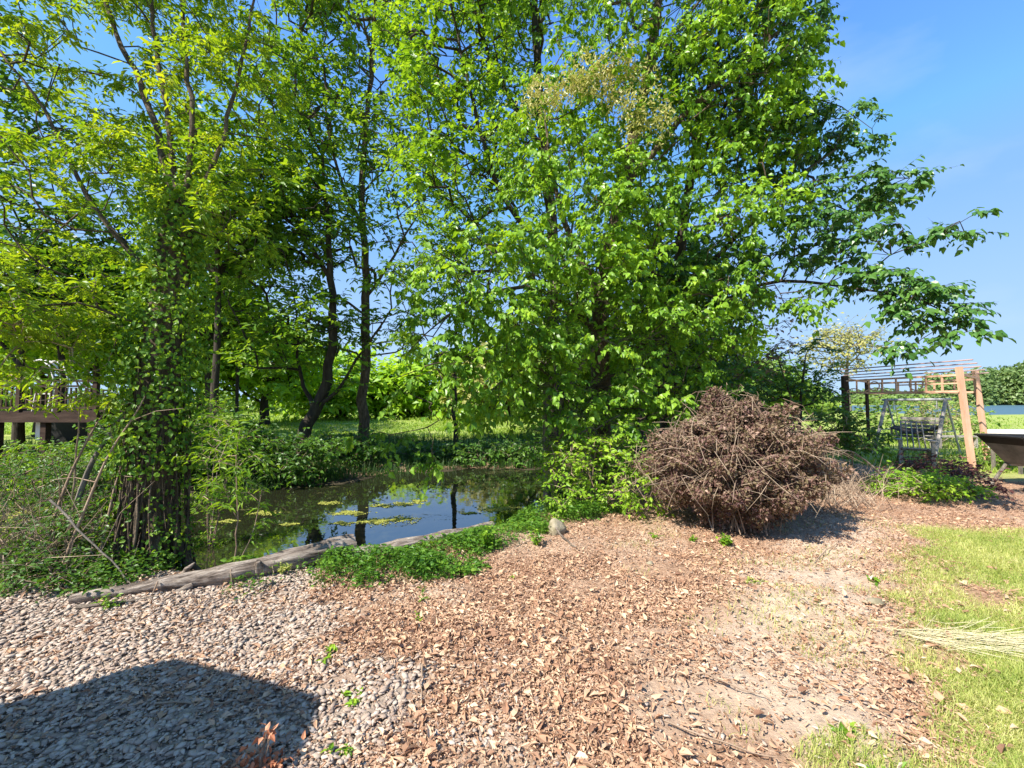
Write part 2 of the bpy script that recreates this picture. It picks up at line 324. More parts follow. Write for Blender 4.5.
def A(nm):
    a = n.nodes.new('ShaderNodeAttribute'); a.attribute_name = nm; return a.outputs['Fac']
g = n.nodes.new('ShaderNodeNewGeometry'); pos = g.outputs['Position']
def rampn(scale, cols, det=8, rg=.7):
    t = noise(n, scale, det, pos, rg); r = ramp(n, cols); n.links.new(t.outputs[0], r.inputs[0]); return r.outputs[0]
def mix(f, a, b):
    q = n.nodes.new('ShaderNodeMixRGB'); n.links.new(f, q.inputs[0]); n.links.new(a, q.inputs[1]); n.links.new(b, q.inputs[2]); return q.outputs[0]
mulch = rampn(26, [(.28, (.11, .06, .035)), (.5, (.32, .19, .12)), (.72, (.54, .38, .26))])
dirt = rampn(9, [(.3, (.36, .26, .185)), (.6, (.54, .42, .31)), (.8, (.64, .53, .42))])
grav = rampn(40, [(.3, (.20, .15, .11)), (.6, (.38, .30, .235))])
gras = rampn(14, [(.3, (.26, .28, .08)), (.55, (.42, .42, .15)), (.75, (.60, .53, .30))])
fiel = rampn(.9, [(.3, (.17, .24, .05)), (.5, (.27, .33, .08)), (.7, (.40, .39, .14))])
mud = rampn(7, [(.3, (.03, .026, .016)), (.7, (.08, .065, .04))])
c = mix(A('dirt'), mulch, dirt); c = mix(A('gravel'), c, grav); c = mix(A('grass'), c, gras); c = mix(A('field'), c, fiel); c = mix(A('mud'), c, mud)
n.links.new(c, p.inputs['Base Color']); p.inputs['Roughness'].default_value = .95; p.inputs['Specular IOR Level'].default_value = .1
t = noise(n, 45, 6, pos, .7); b = n.nodes.new('ShaderNodeBump'); b.inputs['Strength'].default_value = .7; b.inputs['Distance'].default_value = .03
n.links.new(t.outputs[0], b.inputs['Height']); n.links.new(b.outputs[0], p.inputs['Normal']); M['ground'] = m
go = mb.build('ground', M['ground'], smooth=True); tag(go, kind='structure')
dp = pdist(X, Y, POND)
for nm, arr in (('dirt', m_dirt(X, Y)), ('gravel', m_gravel(X, Y)), ('grass', m_grass(X, Y)), ('field', m_field(X, Y)), ('mud', smoothstep(.55, .1, dp))):
    a = go.data.attributes.new(nm, 'FLOAT', 'POINT'); a.data.foreach_set('value', arr.astype(np.float32).ravel())
mb = MB(); mb.add([(-30, 3, WZ), (8, 3, WZ), (8, 15, WZ), (-30, 15, WZ)], [[0, 1, 2, 3]])
tag(mb.build('pond_water', M['water']), kind='structure')
mb = MB(); mb.add([(40, 30, LZ), (750, 30, LZ), (750, 450, LZ), (40, 450, LZ)], [[0, 1, 2, 3]])
tag(mb.build('lake_water', M['lake']), kind='structure')

# ------------------------------------------------------------------ plant grower
def grow_skeleton(limbs, targets, step=.3, upk=.5, wander=.25):
    P = []; par = []; fixr = []
    def addpoly(pts, r0, r1, start):
        pts = [np.asarray(q, float) for q in pts]; prev = start; tot = sum(np.linalg.norm(pts[q+1]-pts[q]) for q in range(len(pts)-1)); run = 0
        if start is None:
            P.append(pts[0]); par.append(-1); fixr.append(r0); prev = 0
        # smooth the control polygon
        for q in range(len(pts)-1):
            a, b2 = pts[q], pts[q+1]; ln = np.linalg.norm(b2-a); k = max(1, int(ln/step))
            t0 = (pts[q+1]-pts[q-1])*.5 if q > 0 else b2-a; t1 = (pts[q+2]-pts[q])*.5 if q+2 < len(pts) else b2-a
            for s in range(1, k+1):
                u = s/k; h = (2*u**3-3*u*u+1)*a+(u**3-2*u*u+u)*t0+(-2*u**3+3*u*u)*b2+(u**3-u*u)*t1
                if u < 1: h = h+rng.normal(size=3)*step*.05
                f = (run+ln*u)/tot
                P.append(h); par.append(prev); fixr.append(r0+(r1-r0)*f**.8); prev = len(P)-1
            run += ln
    for (pts, r0, r1, attach) in limbs:
        st = None
        if attach:
            q = np.array(P); st = int(np.argmin(np.linalg.norm(q-np.asarray(pts[0]), axis=1))); pts = [P[st]]+list(pts[1:])
        addpoly(pts, r0, r1, st)
    nfix = len(P)
    dep = [0.0]*nfix
    for q in range(1, nfix): dep[q] = dep[par[q]]+np.linalg.norm(P[q]-P[par[q]])
    T = np.asarray(targets); C = np.array(P)
    dd = np.min(np.linalg.norm(T[:, None]-C[None, ::2], axis=2), axis=1); T = T[np.argsort(dd)]
    buf = np.zeros((len(P)+len(T)*20, 3)); buf[:len(P)] = C; n = len(P); db = np.zeros(len(buf)); db[:n] = dep
    tips = []
    for t in T:
        v = t-buf[:n]; dist = np.linalg.norm(v, axis=1); low = np.maximum(0, .45*dist-v[:, 2])
        q = int(np.argmin(dist+.10*db[:n]+upk*low)); a = buf[q].copy(); ln = dist[q]; k = int(min(18, max(1, round(ln/step))))
        pd = unit(a-buf[par[q]]) if par[q] >= 0 else np.array([0, 0, 1.])
        c1 = a+pd*ln*.3+np.array([0, 0, .10*ln])+rng.normal(size=3)*ln*wander*.4
        prev = q
        for s in range(1, k+1):
            u = s/k; h = (1-u)**2*a+2*u*(1-u)*c1+u*u*t
            buf[n] = h; par.append(prev); fixr.append(0); db[n] = db[prev]+ln/k; prev = n; n += 1
        tips.append(prev)
    return buf[:n], np.array(par), np.array(fixr), np.array(tips), nfix
def branches(mb, P, par, fixr, tips, rtip=.006, pw=2.3, k=7, rmin=0.0, rmax=9):
    n = len(P); cnt = np.zeros(n); cnt[tips] += 1
    for q in range(n-1, 0, -1): cnt[par[q]] += cnt[q] if par[q] >= 0 else 0
    r = rtip*np.maximum(cnt, .6)**(1/pw); r = np.where(fixr > 0, np.maximum(fixr, 0), np.minimum(r, rmax))
    for q in range(1, n):
        if par[q] >= 0: r[q] = min(r[q], r[par[q]])
    ch = [[] for _ in range(n)]
    for q in range(1, n): ch[par[q]].append(q)
    st = [(0, None)]
    while st:
        q, pa = st.pop(); chain = [pa, q] if pa is not None else [q]
        while ch[q]:
            c = sorted(ch[q], key=lambda z: -(cnt[z]+1000*(fixr[z] > 0)+fixr[z]*1e4)); 
            for z in c[1:]: st.append((z, q))
            q = c[0]; chain.append(q)
        if len(chain) < 2: continue
        rr = r[chain].copy()
        if pa is not None: rr[0] = rr[1]
        if rr.max() < rmin: continue
        kk = 10 if rr[0] > .1 else (k if rr[0] > .02 else 4)
        tube(mb, P[chain], rr, kk, rng.random(), rough=.05 if rr[0] > .05 else 0)
    return cnt, r
def ell(*E, n=300, shell=.35):
    """targets spread through ellipsoids given as (px, py, distance, rx px, ry px, depth radius)"""
    vol = np.array([e[3]*e[4]*e[2]**2*e[5] for e in E], float)**.8; k = np.maximum(3, (n*vol/vol.sum()).astype(int)); out = []
    for e, m_ in zip(E, k):
        c = at(e[0], e[1], e[2]); s = e[2]/FPX; v = unit(rng.normal(size=(m_, 3))); rad = rng.random(m_)**shell
        out.append(c+v*rad[:, None]*np.array([e[3]*s, e[5], e[4]*s]))
    return np.concatenate(out)
def spray(lm, tm, P, par, tips, cnt, ntw, nl, tl, ll, wd, droop=.3, flat=.6, compound=False, simple=False, thr=3, spread=.9, twr=.003, hang=0.2):
    src = np.where((cnt <= thr))[0]; src = src[par[src] >= 0]
    if len(src) > len(tips)*2.2: src = np.concatenate([tips, rng.choice(src, int(len(tips)*1.2), replace=False)])
    pd = unit(P[src]-P[par[src]]); k = ntw
    A0 = np.repeat(P[src], k, 0); D = np.repeat(pd, k, 0)*.6+rng.normal(size=(len(A0), 3))*spread*.6
    D[:, 2] = D[:, 2]*flat-droop*.5+.08; D = unit(D); Lt = tl*(.55+.9*rng.random(len(A0)))
    B0 = A0+D*Lt[:, None]+np.array([0, 0, -1.])*(droop*.18*Lt)[:, None]
    if tm is not None: twigs(tm, A0, B0, twr, twr*.4, rng.random(len(A0)))
    tr = np.repeat(rng.random(len(A0)), nl)      # leaves of one twig share a tone
    f = (np.arange(nl)+.6)/nl; f = np.tile(f, len(A0)); f = np.clip(f+rng.normal(size=len(f))*.04, .05, 1.05)
    A1 = np.repeat(A0, nl, 0); B1 = np.repeat(B0, nl, 0); Q = A1+(B1-A1)*f[:, None]
    Dt = np.repeat(D, nl, 0); side = unit(np.cross(Dt, [0, 0, 1.])+1e-4); sg = np.tile(np.where(np.arange(nl) % 2 == 0, 1., -1.), len(A0))[:, None]
    ld = Dt*.55+side*sg*.85+rng.normal(size=Q.shape)*.28; ld[:, 2] -= hang+droop*.4
    nn = np.array([0, 0, 1.])+rng.normal(size=Q.shape)*.42
    # blades turn towards the light a little
    nn = nn+np.array([SUN_DIR[0], SUN_DIR[1], .3])*.6
    ls = ll*(.35+1.0*rng.random(len(Q)))
    leaves(lm, Q+rng.normal(size=Q.shape)*.01, ld, nn, ls, ls*wd, simple, rnd=np.clip(.62*tr+.38*rng.random(len(Q)), 0, 1))
def ring_leaves(lm, P, r, n, ll, wd, off=.08, up=.2):
    P = np.asarray(P); k = rng.integers(0, len(P)-1, n); t = rng.random(n)[:, None]; Q = P[k]*(1-t)+P[k+1]*t
    rr = (np.asarray(r)[k]+off*rng.random(n)**1.5)[:, None]; th = rng.random(n)*6.28; o = np.stack([np.cos(th), np.sin(th), 0*th], 1)
    Q = Q+o*rr; ld = rng.normal(size=(n, 3))*.6+np.array([0, 0, -.6])+o*.3; nn = o+np.array([0, 0, up])+rng.normal(size=(n, 3))*.35
    ls = ll*(.6+.7*rng.random(n)); leaves(lm, Q, ld, nn, ls, ls*wd)
def ground(px, py_guess, d):
    q = at(px, 400, d); q[2] = gz(q[0], q[1]); return q
def tree(name, label, cat, limbs, targets, leafm, barkm, rtip=.006, step=.3, group=None, ntw=3, nl=9, tl=.4, ll=.09, wd=.6, droop=.3,
         simple=False, flat=.6, upk=.5, bark_thr=0, twr=.003, pw=2.3, rmax=.09, twigsmesh=True, spread=.9, hang=.2, extra=None, wander=.25):
    base = np.array(limbs[0][0][0]); root = empty(name, base, label, cat, group)
    P, par, fr, tips, nf = grow_skeleton(limbs, targets, step, upk, wander)
    bm_ = MB(); cnt, r = branches(bm_, P, par, fr, tips, rtip, pw, rmin=bark_thr, rmax=rmax)
    lm = MB(); spray(lm, bm_ if twigsmesh else None, P, par, tips, cnt, ntw, nl, tl, ll, wd, droop, flat, simple=simple, twr=twr, spread=spread, hang=hang)
    tr = bm_.build('trunk', barkm, root, smooth=True); cr_ = lm.build('crown', leafm, root)
    if extra: extra(root, P, r)
    return root

# ------------------------------------------------------------------ trees
# near left tree with a shaggy vine-clad trunk
b0 = at(150, 565, 4.35); b0[2] = gz(b0[0], b0[1])-.1
tr1 = [b0, at(153, 470, 4.4), at(163, 340, 4.5), at(178, 225, 4.6)]
limbs = [(tr1, .215, .15, False),
         ([at(178, 225, 4.6), at(150, 110, 4.9), at(105, 0, 5.2), at(70, -160, 5.6)], .045, .012, True),
         ([at(178, 225, 4.6), at(168, 120, 4.8), at(150, -10, 5.0), at(150, -200, 5.2)], .038, .01, True),
         ([at(180, 215, 4.6), at(192, 130, 4.7), at(182, 0, 4.8), at(200, -180, 5.0)], .035, .01, True),
         ([at(178, 225, 4.6), at(215, 160, 4.8), at(240, 70, 5.2), at(265, -60, 5.6)], .032, .01, True),
         ([at(168, 290, 4.55), at(100, 215, 4.5), at(45, 110, 4.5), at(0, 50, 4.6)], .035, .01, True)]
T = ell((50, 60, 4.9, 105, 100, 1.4), (190, 10, 5.1, 90, 70, 1.5), (55, 190, 4.6, 105, 80, 1.2), (232, 110, 5.1, 50, 100, 1.1),
        (90, -120, 5.2, 230, 100, 2), (60, 285, 4.3, 95, 50, .9), (215, 220, 4.8, 50, 60, .9), (150, 175, 4.7, 60, 40, .8), n=850)
def vines(root, P, r):
    lm = MB(); tp = np.array([tr1[1], at(160, 400, 4.45), tr1[2], at(170, 280, 4.55), tr1[3], at(180, 180, 4.65)])
    ring_leaves(lm, tp, np.linspace(.24, .13, 6), 6200, .05, .75, .2)
    ring_leaves(lm, tp[1:4], np.linspace(.24, .2, 3), 500, .055, .75, .34)
    ring_leaves(lm, np.array([tr1[0]+[0, 0, .15], (tr1[0]+tr1[1])/2, tr1[1], at(160, 400, 4.45)]), [.3, .25, .23, .22], 1300, .045, .7, .12)
    lm.build('ivy', M['leaf_mid'], root)
    vm = MB()
    for q in range(60):   # hanging and climbing dry vines round the foot
        th = rng.random()*6.28; pts = []; h1 = rng.uniform(.9, 2.6); rr = .19+rng.random()*.05; lean = rng.normal(size=2)*.05
        for u in np.linspace(0, 1, 9):
            a = th+.22*math.sin(u*4+q); c0 = tr1[0]*(1-min(1, u*h1/2.4))+np.array(tr1[2])*min(1, u*h1/2.4)
            pts.append([c0[0]+math.cos(a)*(rr+(1-u)*.05)+lean[0]*(1-u), c0[1]+math.sin(a)*(rr+(1-u)*.15)+lean[1]*(1-u), b0[2]+.02+u*h1])
        tube(vm, pts, np.linspace(.011, .004, 9)*rng.uniform(.4, 1.4), 5, rng.random())
    vm.build('vine_stems', M['bark'], root, smooth=True); vm = MB()
    # buttress roots
    for th in np.arange(6)*1.05+.3:
        o = np.array([math.cos(th), math.sin(th), 0]); tube(vm, [b0+o*.12+[0, 0, .75], b0+o*.20+[0, 0, .35], b0+o*.32+[0, 0, .08], b0+o*.48+[0, 0, -.06]], [.05, .065, .045, .02], 8, .4, rough=.08)
    vm.build('roots', M['bark'], root, smooth=True)
tree('vine_covered_tree', 'large leafy tree with a thick shaggy trunk wrapped in vines at the near left bank', 'tree', limbs, T, M['leaf_boxelder'], M['bark'],
     rtip=.0028, step=.22, ntw=4, nl=15, tl=.27, ll=.074, wd=.38, droop=.35, flat=.55, twr=.002, rmax=.05, extra=vines)

# slim straight tree on the far bank
b = ground(363, 0, 13.4)
tree('slender_tree', 'tall slim tree with one straight grey trunk rising from the far bank beside the pond', 'tree',
     [([b, at(365, 380, 13.4), at(367, 280, 13.5), at(362, 180, 13.7), at(372, 60, 13.8), at(380, -120, 14)], .17, .03, False),
      ([at(366, 300, 13.5), at(395, 255, 13.2), at(425, 200, 13)], .06, .02, True),
      ([at(364, 320, 13.5), at(335, 295, 13.3), at(310, 300, 13.2)], .05, .02, True),
      ([at(366, 230, 13.6), at(335, 160, 13.5), at(318, 60, 13.4)], .07, .02, True)],
     ell((375, 40, 13.6, 55, 80, 2.2), (335, 120, 13.5, 60, 80, 2.2), (400, 175, 13, 55, 70, 1.9), (350, -90, 13.6, 110, 90, 3), (325, 225, 13, 50, 45, 1.6), (395, 265, 12.8, 40, 30, 1.3), (335, 335, 12.9, 45, 22, 1.2), (400, 330, 12.9, 35, 25, 1.2), n=660),
     M['leaf_mid'], M['bark'], rtip=.011, step=.5, ntw=4, nl=9, tl=.65, ll=.18, wd=.5, rmax=.08, twr=.006)
# leaning, forked tree on the far bank
b = ground(302, 0, 12.4)
tree('leaning_tree', 'dark forked tree leaning to the right over the far bank behind the pond', 'tree',
     [([b, at(306, 425, 12.4), at(322, 395, 12.4), at(333, 330, 12.3), at(328, 240, 12.3), at(322, 140, 12.4)], .20, .03, False),
      ([at(314, 405, 12.4), at(345, 380, 12.2), at(368, 345, 12.1), at(395, 340, 12)], .07, .02, True),
      ([at(314, 410, 12.4), at(300, 370, 12.6), at(296, 310, 12.7)], .08, .02, True),
      ([at(328, 270, 12.3), at(285, 200, 12.2), at(262, 120, 12.2)], .07, .02, True)],
     ell((290, 120, 12.4, 45, 90, 2), (300, 225, 12.3, 55, 60, 1.7), (270, 240, 12, 40, 60, 1.5), (312, 320, 12, 40, 35, 1.3), (300, -20, 12.5, 40, 50, 2), (275, 345, 12.2, 40, 35, 1.2), (245, 300, 12, 35, 40, 1.2), n=540),
     M['leaf_mid'], M['bark_dark'], rtip=.010, step=.45, ntw=4, nl=9, tl=.65, ll=.19, wd=.52, rmax=.08, twr=.005)
# tall dark tree behind the mulberry
b = ground(553, 0, 10.6)
tree('tall_tree', 'tall full-crowned tree with a thick dark trunk rising behind the central tree', 'tree',
     [([b, at(552, 350, 10.6), at(553, 240, 10.6), at(543, 150, 10.7), at(535, 20, 10.9), at(540, -150, 11)], .22, .05, False),
      ([at(551, 260, 10.6), at(500, 190, 10.4), at(470, 90, 10.3), at(450, 0, 10.3)], .09, .02, True),
      ([at(545, 160, 10.7), at(490, 60, 10.7), at(460, -60, 10.8)], .08, .02, True)],
     ell((470, 70, 10.5, 65, 80, 1.8), (450, 190, 10.1, 45, 65, 1.4), (520, -60, 10.6, 120, 70, 2.6), (515, 165, 10.6, 45, 60, 1.5), (500, 20, 10.5, 50, 50, 1.6), (430, 110, 10.2, 35, 60, 1.2), (475, 255, 10, 60, 35, 1.2), (410, 30, 11, 40, 50, 1.4), n=900),
     M['leaf_mulberry'], M['bark_dark'], rtip=.009, step=.4, ntw=4, nl=9, tl=.5, ll=.14, wd=.62, rmax=.08, twr=.005, droop=.4)
# the big central mulberry
b = ground(603, 0, 7.7)
Lm = [([b, at(600, 400, 7.6), at(602, 300, 7.5), at(622, 190, 7.5), at(650, 60, 7.5), at(675, -120, 7.6)], .20, .04, False),
      ([at(606, 290, 7.5), at(690, 235, 7.2), at(760, 200, 6.8)], .06, .01, True),
      ([at(600, 330, 7.5), at(540, 290, 7.0), at(470, 300, 6.4), at(410, 350, 6.1)], .06, .006, True),
      ([at(602, 300, 7.5), at(560, 210, 7.3), at(545, 120, 7.3)], .08, .02, True),
      ([at(622, 190, 7.5), at(700, 100, 7.3), at(770, 40, 7.2), at(800, 0, 7.2)], .08, .01, True)]
T = ell((620, 100, 7.6, 90, 110, 1.7), (715, 60, 7.4, 80, 95, 1.5), (555, 235, 7.1, 70, 75, 1.1), (690, 225, 7.1, 75, 70, 1.2), (600, 320, 6.9, 85, 60, 1.1),
        (468, 325, 6.4, 65, 50, .8), (455, 395, 6.1, 75, 42, .6), (775, 85, 7.1, 35, 60, 1.0), (770, 200, 6.7, 35, 30, .7),
        (650, -90, 7.6, 230, 80, 2), (530, 130, 7.4, 35, 50, .9), (690, 320, 6.9, 70, 50, 1.0), (560, 395, 6.8, 60, 40, .8), (670, 390, 7.2, 50, 40, .8), (740, 130, 7.2, 60, 60, 1), (600, 240, 6.3, 70, 60, .6), (640, 400, 6.7, 50, 36, .5), (530, 350, 6.3, 50, 45, .5), (385, 432, 6.1, 40, 12, .3), (570, 170, 6.6, 60, 50, .5), (455, 290, 5.9, 60, 45, .5), (440, 370, 5.7, 55, 40, .4), (510, 260, 6.0, 60, 50, .5), (500, 330, 5.8, 40, 50, .4), (735, 290, 6.5, 40, 30, .5), (628, 185, 6.6, 36, 55, .4), (600, 270, 6.3, 45, 40, .4), n=2550)
T2 = ell((430, 455, 6, 10, 18, .2), (790, 300, 6.2, 30, 10, .3), n=14)
def seeds(root, P, r):
    lm = MB(); Q = ell((600, 82, 6.5, 50, 26, .4), (645, 120, 6.2, 22, 30, .3), (545, 100, 6.3, 25, 16, .3), n=62)
    A1 = np.repeat(Q, 40, 0)+rng.normal(size=(len(Q)*40, 3))*.09; k = len(A1)
    leaves(lm, A1, rng.normal(size=(k, 3))+[0, 0, -.5], rng.normal(size=(k, 3))+[0, 0, .6], .07, .03); lm.build('seed_clusters', M['seed'], root)
tree('mulberry_tree', 'big spreading tree with heart-shaped bright green leaves and drooping boughs reaching right and left', 'tree', Lm, np.concatenate([T, T2]),
     M['leaf_mulberry'], M['bark'], rtip=.0034, step=.28, ntw=4, nl=10, tl=.30, ll=.092, wd=.74, droop=.75, flat=.6, rmax=.06, twr=.0025, hang=.5, extra=seeds, upk=.35)

b = ground(668, 0, 8.4)
RB = [([b, at(668, 400, 8.3), at(676, 300, 8.2), at(690, 180, 8.2), at(720, 40, 8.2), at(740, -100, 8.3)], .15, .03, False),
      ([at(676, 300, 8.2), at(750, 225, 7.6), at(830, 180, 7.0), at(910, 178, 6.5)], .07, .006, True),
      ([at(672, 330, 8.2), at(760, 285, 7.4), at(850, 288, 6.5), at(920, 300, 5.8), at(962, 322, 5.4)], .055, .005, True),
      ([at(850, 288, 6.5), at(890, 255, 6.1), at(930, 240, 5.8), at(978, 212, 5.5)], .018, .004, True),
      ([at(690, 180, 8.2), at(760, 110, 7.9), at(820, 100, 7.6), at(860, 120, 7.4)], .045, .005, True),
      ([at(690, 180, 8.2), at(750, 60, 8.0), at(795, 20, 8.0)], .05, .006, True)]
RT = ell((740, 60, 8.0, 70, 80, 1.3), (775, 150, 7.6, 70, 45, 1.0), (835, 135, 7.3, 45, 24, .5), (840, 190, 6.9, 65, 30, .6), (800, 240, 7.0, 60, 35, .7), (880, 240, 6.2, 40, 22, .4),
         (720, 280, 7.6, 60, 50, .8), (870, 285, 6.2, 55, 20, .4), (800, 20, 8.0, 22, 35, .5), (700, 380, 7.9, 50, 40, .7), n=900)
RT = np.concatenate([RT, ell((925, 300, 5.7, 32, 20, .3), (955, 320, 5.4, 16, 22, .25), (955, 226, 5.6, 22, 8, .2), (900, 178, 6.5, 24, 10, .3), (905, 345, 5.6, 20, 8, .2), n=75)])
tree('shaded_bough_tree', 'tree with leaves coloured dark for shade, layered boughs reaching far right over the purple bush', 'tree', RB, RT,
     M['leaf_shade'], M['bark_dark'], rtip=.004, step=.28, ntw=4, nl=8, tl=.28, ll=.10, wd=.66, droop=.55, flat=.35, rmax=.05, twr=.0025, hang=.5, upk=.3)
# second vine-hung stem beside the mulberry
b = ground(548, 0, 7.0)
tree('vine_hung_stem', 'thin brown stem smothered in climbing vines left of the central trunk', 'tree',
     [([b, at(546, 420, 7.0), at(550, 340, 6.9), at(556, 260, 6.9)], .07, .04, False), ([at(546, 430, 7), at(585, 360, 6.9), at(640, 300, 6.8)], .04, .02, True)],
     ell((550, 340, 6.9, 40, 60, .5), (585, 420, 6.9, 40, 40, .5), (545, 420, 6.9, 22, 45, .35), (640, 330, 6.8, 40, 40, .4), (600, 440, 6.7, 50, 30, .5), n=230), M['leaf_mulberry'], M['bark_grey'], rtip=.005, step=.2,
     ntw=4, nl=7, tl=.3, ll=.07, wd=.62, wander=.6)
# dark shrubby small tree behind the purple bush
b = ground(800, 0, 9.6)
tree('small_dark_tree', 'small dark bushy tree behind the purple bush, left of the pergola', 'tree',
     [([b, at(800, 420, 9.6), at(804, 370, 9.6)], .06, .02, False), ([at(800, 420, 9.6), at(785, 380, 9.5), at(775, 350, 9.5)], .03, .01, True)],
     ell((806, 372, 9.6, 22, 34, .6), (780, 390, 9.6, 26, 30, .6), (822, 395, 9.6, 16, 20, .4), n=90), M['leaf_dark'], M['bark_dark'], rtip=.005, step=.2, ntw=4, nl=8, tl=.28, ll=.08, wd=.6)
b = ground(708, 0, 8.6)
tree('bare_tipped_tree', 'thin tree with partly bare purplish twigs rising behind the purple bush', 'tree',
     [([b, at(712, 400, 8.6), at(722, 350, 8.6), at(745, 300, 8.6)], .05, .015, False)],
     ell((735, 355, 8.6, 50, 30, .8), (700, 390, 8.5, 40, 40, .7), (765, 320, 8.5, 20, 40, .5), n=80), M['leaf_purple'], M['bark_dark'], rtip=.005, step=.2, ntw=3, nl=6, tl=.3, ll=.07, wd=.6)
# straight saplings in the middle distance
for (px, top, d, lab, r_) in ((238, 345, 15.5, 'straight dark sapling trunk seen between the left tree and the leaning tree', .075),
                              (456, 330, 16.0, 'slim dark trunk on the far bank above the pond, reflected in the water', .11)):
    b = ground(px, 0, d)
    tree('sapling_tree', lab, 'tree', [([b, at(px-1, 400, d), at(px, top, d), at(px+3, top-60, d)], r_, .03, False)],
         ell((px, top-45, d, 34, 45, 1.2), (px+5, top-90, d, 26, 30, 1), n=90), M['leaf_mid'], M['bark_dark'], rtip=.01, step=.4, ntw=4, nl=8, tl=.6, ll=.16, wd=.55, group='saplings across the pond', twigsmesh=False)
# trees and thickets behind
BG = [(20, 250, 13.5, 120, 90, 2.5, 'leaf_dark', 'dense dark tree behind the deck at the far left'),
      (-70, 60, 15, 110, 150, 3, 'leaf_dark', 'tall dark tree at the left edge of the picture'),
      (95, 330, 17, 60, 30, 2.2, 'leaf_bright', 'sunlit yellow-green tree just behind the deck railing'),
      (200, 350, 26, 60, 50, 3, 'leaf_bright', 'rounded green tree behind the ivy-clad trunk'),
      (265, 355, 26, 45, 42, 3, 'leaf_bright', 'bright round tree on the meadow left of the leaning tree'),
      (340, 385, 34, 45, 30, 3, 'leaf_bright', 'low sunlit tree on the meadow behind the slim trunk'),
      (420, 388, 36, 50, 26, 3, 'leaf_bright', 'rounded far tree at the meadow edge behind the drooping bough'),
      (505, 378, 36, 48, 34, 3.5, 'leaf_pale', 'pale feathery far tree left of the central trunk'),
      (585, 385, 32, 45, 36, 3, 'leaf_far', 'far green tree seen past the central trunk'),
      (660, 380, 34, 48, 40, 3, 'leaf_far', 'far tree hidden behind the central shrubs'),
      (745, 385, 36, 42, 26, 3, 'leaf_far', 'far tree behind the purple bush')]
BG += [(205, 300, 14.2, 42, 55, 2, 'leaf_mid', 'leafy tree filling the view right of the ivy-clad trunk'), (60, 290, 14.5, 70, 50, 2, 'leaf_dark', 'dark leafy tree above and behind the deck'), (215, 190, 11.3, 55, 85, 1.9, 'leaf_mid', 'dense leafy tree standing across the water left of the leaning tree'), (40, 345, 19, 70, 40, 3, 'leaf_bright', 'green tree filling the view above the deck railing'), 
       (560, 350, 22, 60, 50, 3, 'leaf_mid', 'leafy tree behind the vine-hung stem'), (690, 340, 20, 50, 60, 2.5, 'leaf_mid', 'leafy tree behind the right boughs of the central tree'),
       (640, 270, 15, 60, 80, 2, 'leaf_dark', 'dark tree close behind the central trunk')]
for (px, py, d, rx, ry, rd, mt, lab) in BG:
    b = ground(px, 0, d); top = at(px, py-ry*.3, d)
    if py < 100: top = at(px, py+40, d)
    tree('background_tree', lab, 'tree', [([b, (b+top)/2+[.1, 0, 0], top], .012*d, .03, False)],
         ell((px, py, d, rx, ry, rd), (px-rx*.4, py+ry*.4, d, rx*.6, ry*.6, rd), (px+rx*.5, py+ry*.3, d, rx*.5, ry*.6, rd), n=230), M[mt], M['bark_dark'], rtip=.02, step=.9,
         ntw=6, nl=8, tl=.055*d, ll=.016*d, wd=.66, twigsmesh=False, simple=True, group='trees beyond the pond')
b = ground(848, 0, 62)
tree('pale_far_tree', 'thin pale yellowish tree in the distance above the left end of the pergola', 'tree',
     [([b, at(846, 380, 62), at(848, 350, 62)], .5, .1, False)], ell((846, 350, 62, 32, 26, 4.5), (830, 345, 62, 18, 16, 3), n=120), M['leaf_pale'], M['bark_grey'],
     rtip=.05, step=1.5, ntw=5, nl=6, tl=2.4, ll=.5, wd=.6, twr=.02, simple=True)
# far wood across the lake
mb = MB()
for q in range(300):
    px = rng.uniform(560, 1400) if q < 130 else rng.uniform(955, 1250); d = rng.uniform(196, 255) ; hgt = rng.uniform(12, 16)*(1 if px > 930 else .45)+max(0, min(px-970, 80))*.09
    c = at(px, 400, d); c[2] = 0; m_ = 330; v = unit(rng.normal(size=(m_, 3))); v[:, 2] = np.abs(v[:, 2])*1.0
    Q = c+v*np.array([rng.uniform(4, 7), rng.uniform(4, 7), hgt])*(.75+.3*rng.random(m_))[:, None]
    leaves(mb, Q, rng.normal(size=(m_, 3))+[0, 0, -.4], v+rng.normal(size=(m_, 3))*.5, 1.7, 1.2, True)
tag(mb.build('far_wood', M['leaf_wood']), 'distant green wood along the far shore of the lake', 'wood', kind='stuff')

mb = MB()
for q in range(90):
    px = rng.uniform(-60, 835); d = rng.uniform(44, 60); c = at(px, 400, d); c[2] = 0; m_ = 260; v = unit(rng.normal(size=(m_, 3))); v[:, 2] = np.abs(v[:, 2]); hgt = rng.uniform(1.8, 3.6)
    leaves(mb, c+v*np.array([rng.uniform(1.5, 3), rng.uniform(1.5, 2.5), hgt])*(.7+.35*rng.random(m_))[:, None], rng.normal(size=(m_, 3)), v+rng.normal(size=(m_, 3))*.5, .55, .4, True)
tag(mb.build('far_hedge', M['leaf_far']), 'long uneven green hedge along the far side of the meadow', 'hedge', kind='stuff')
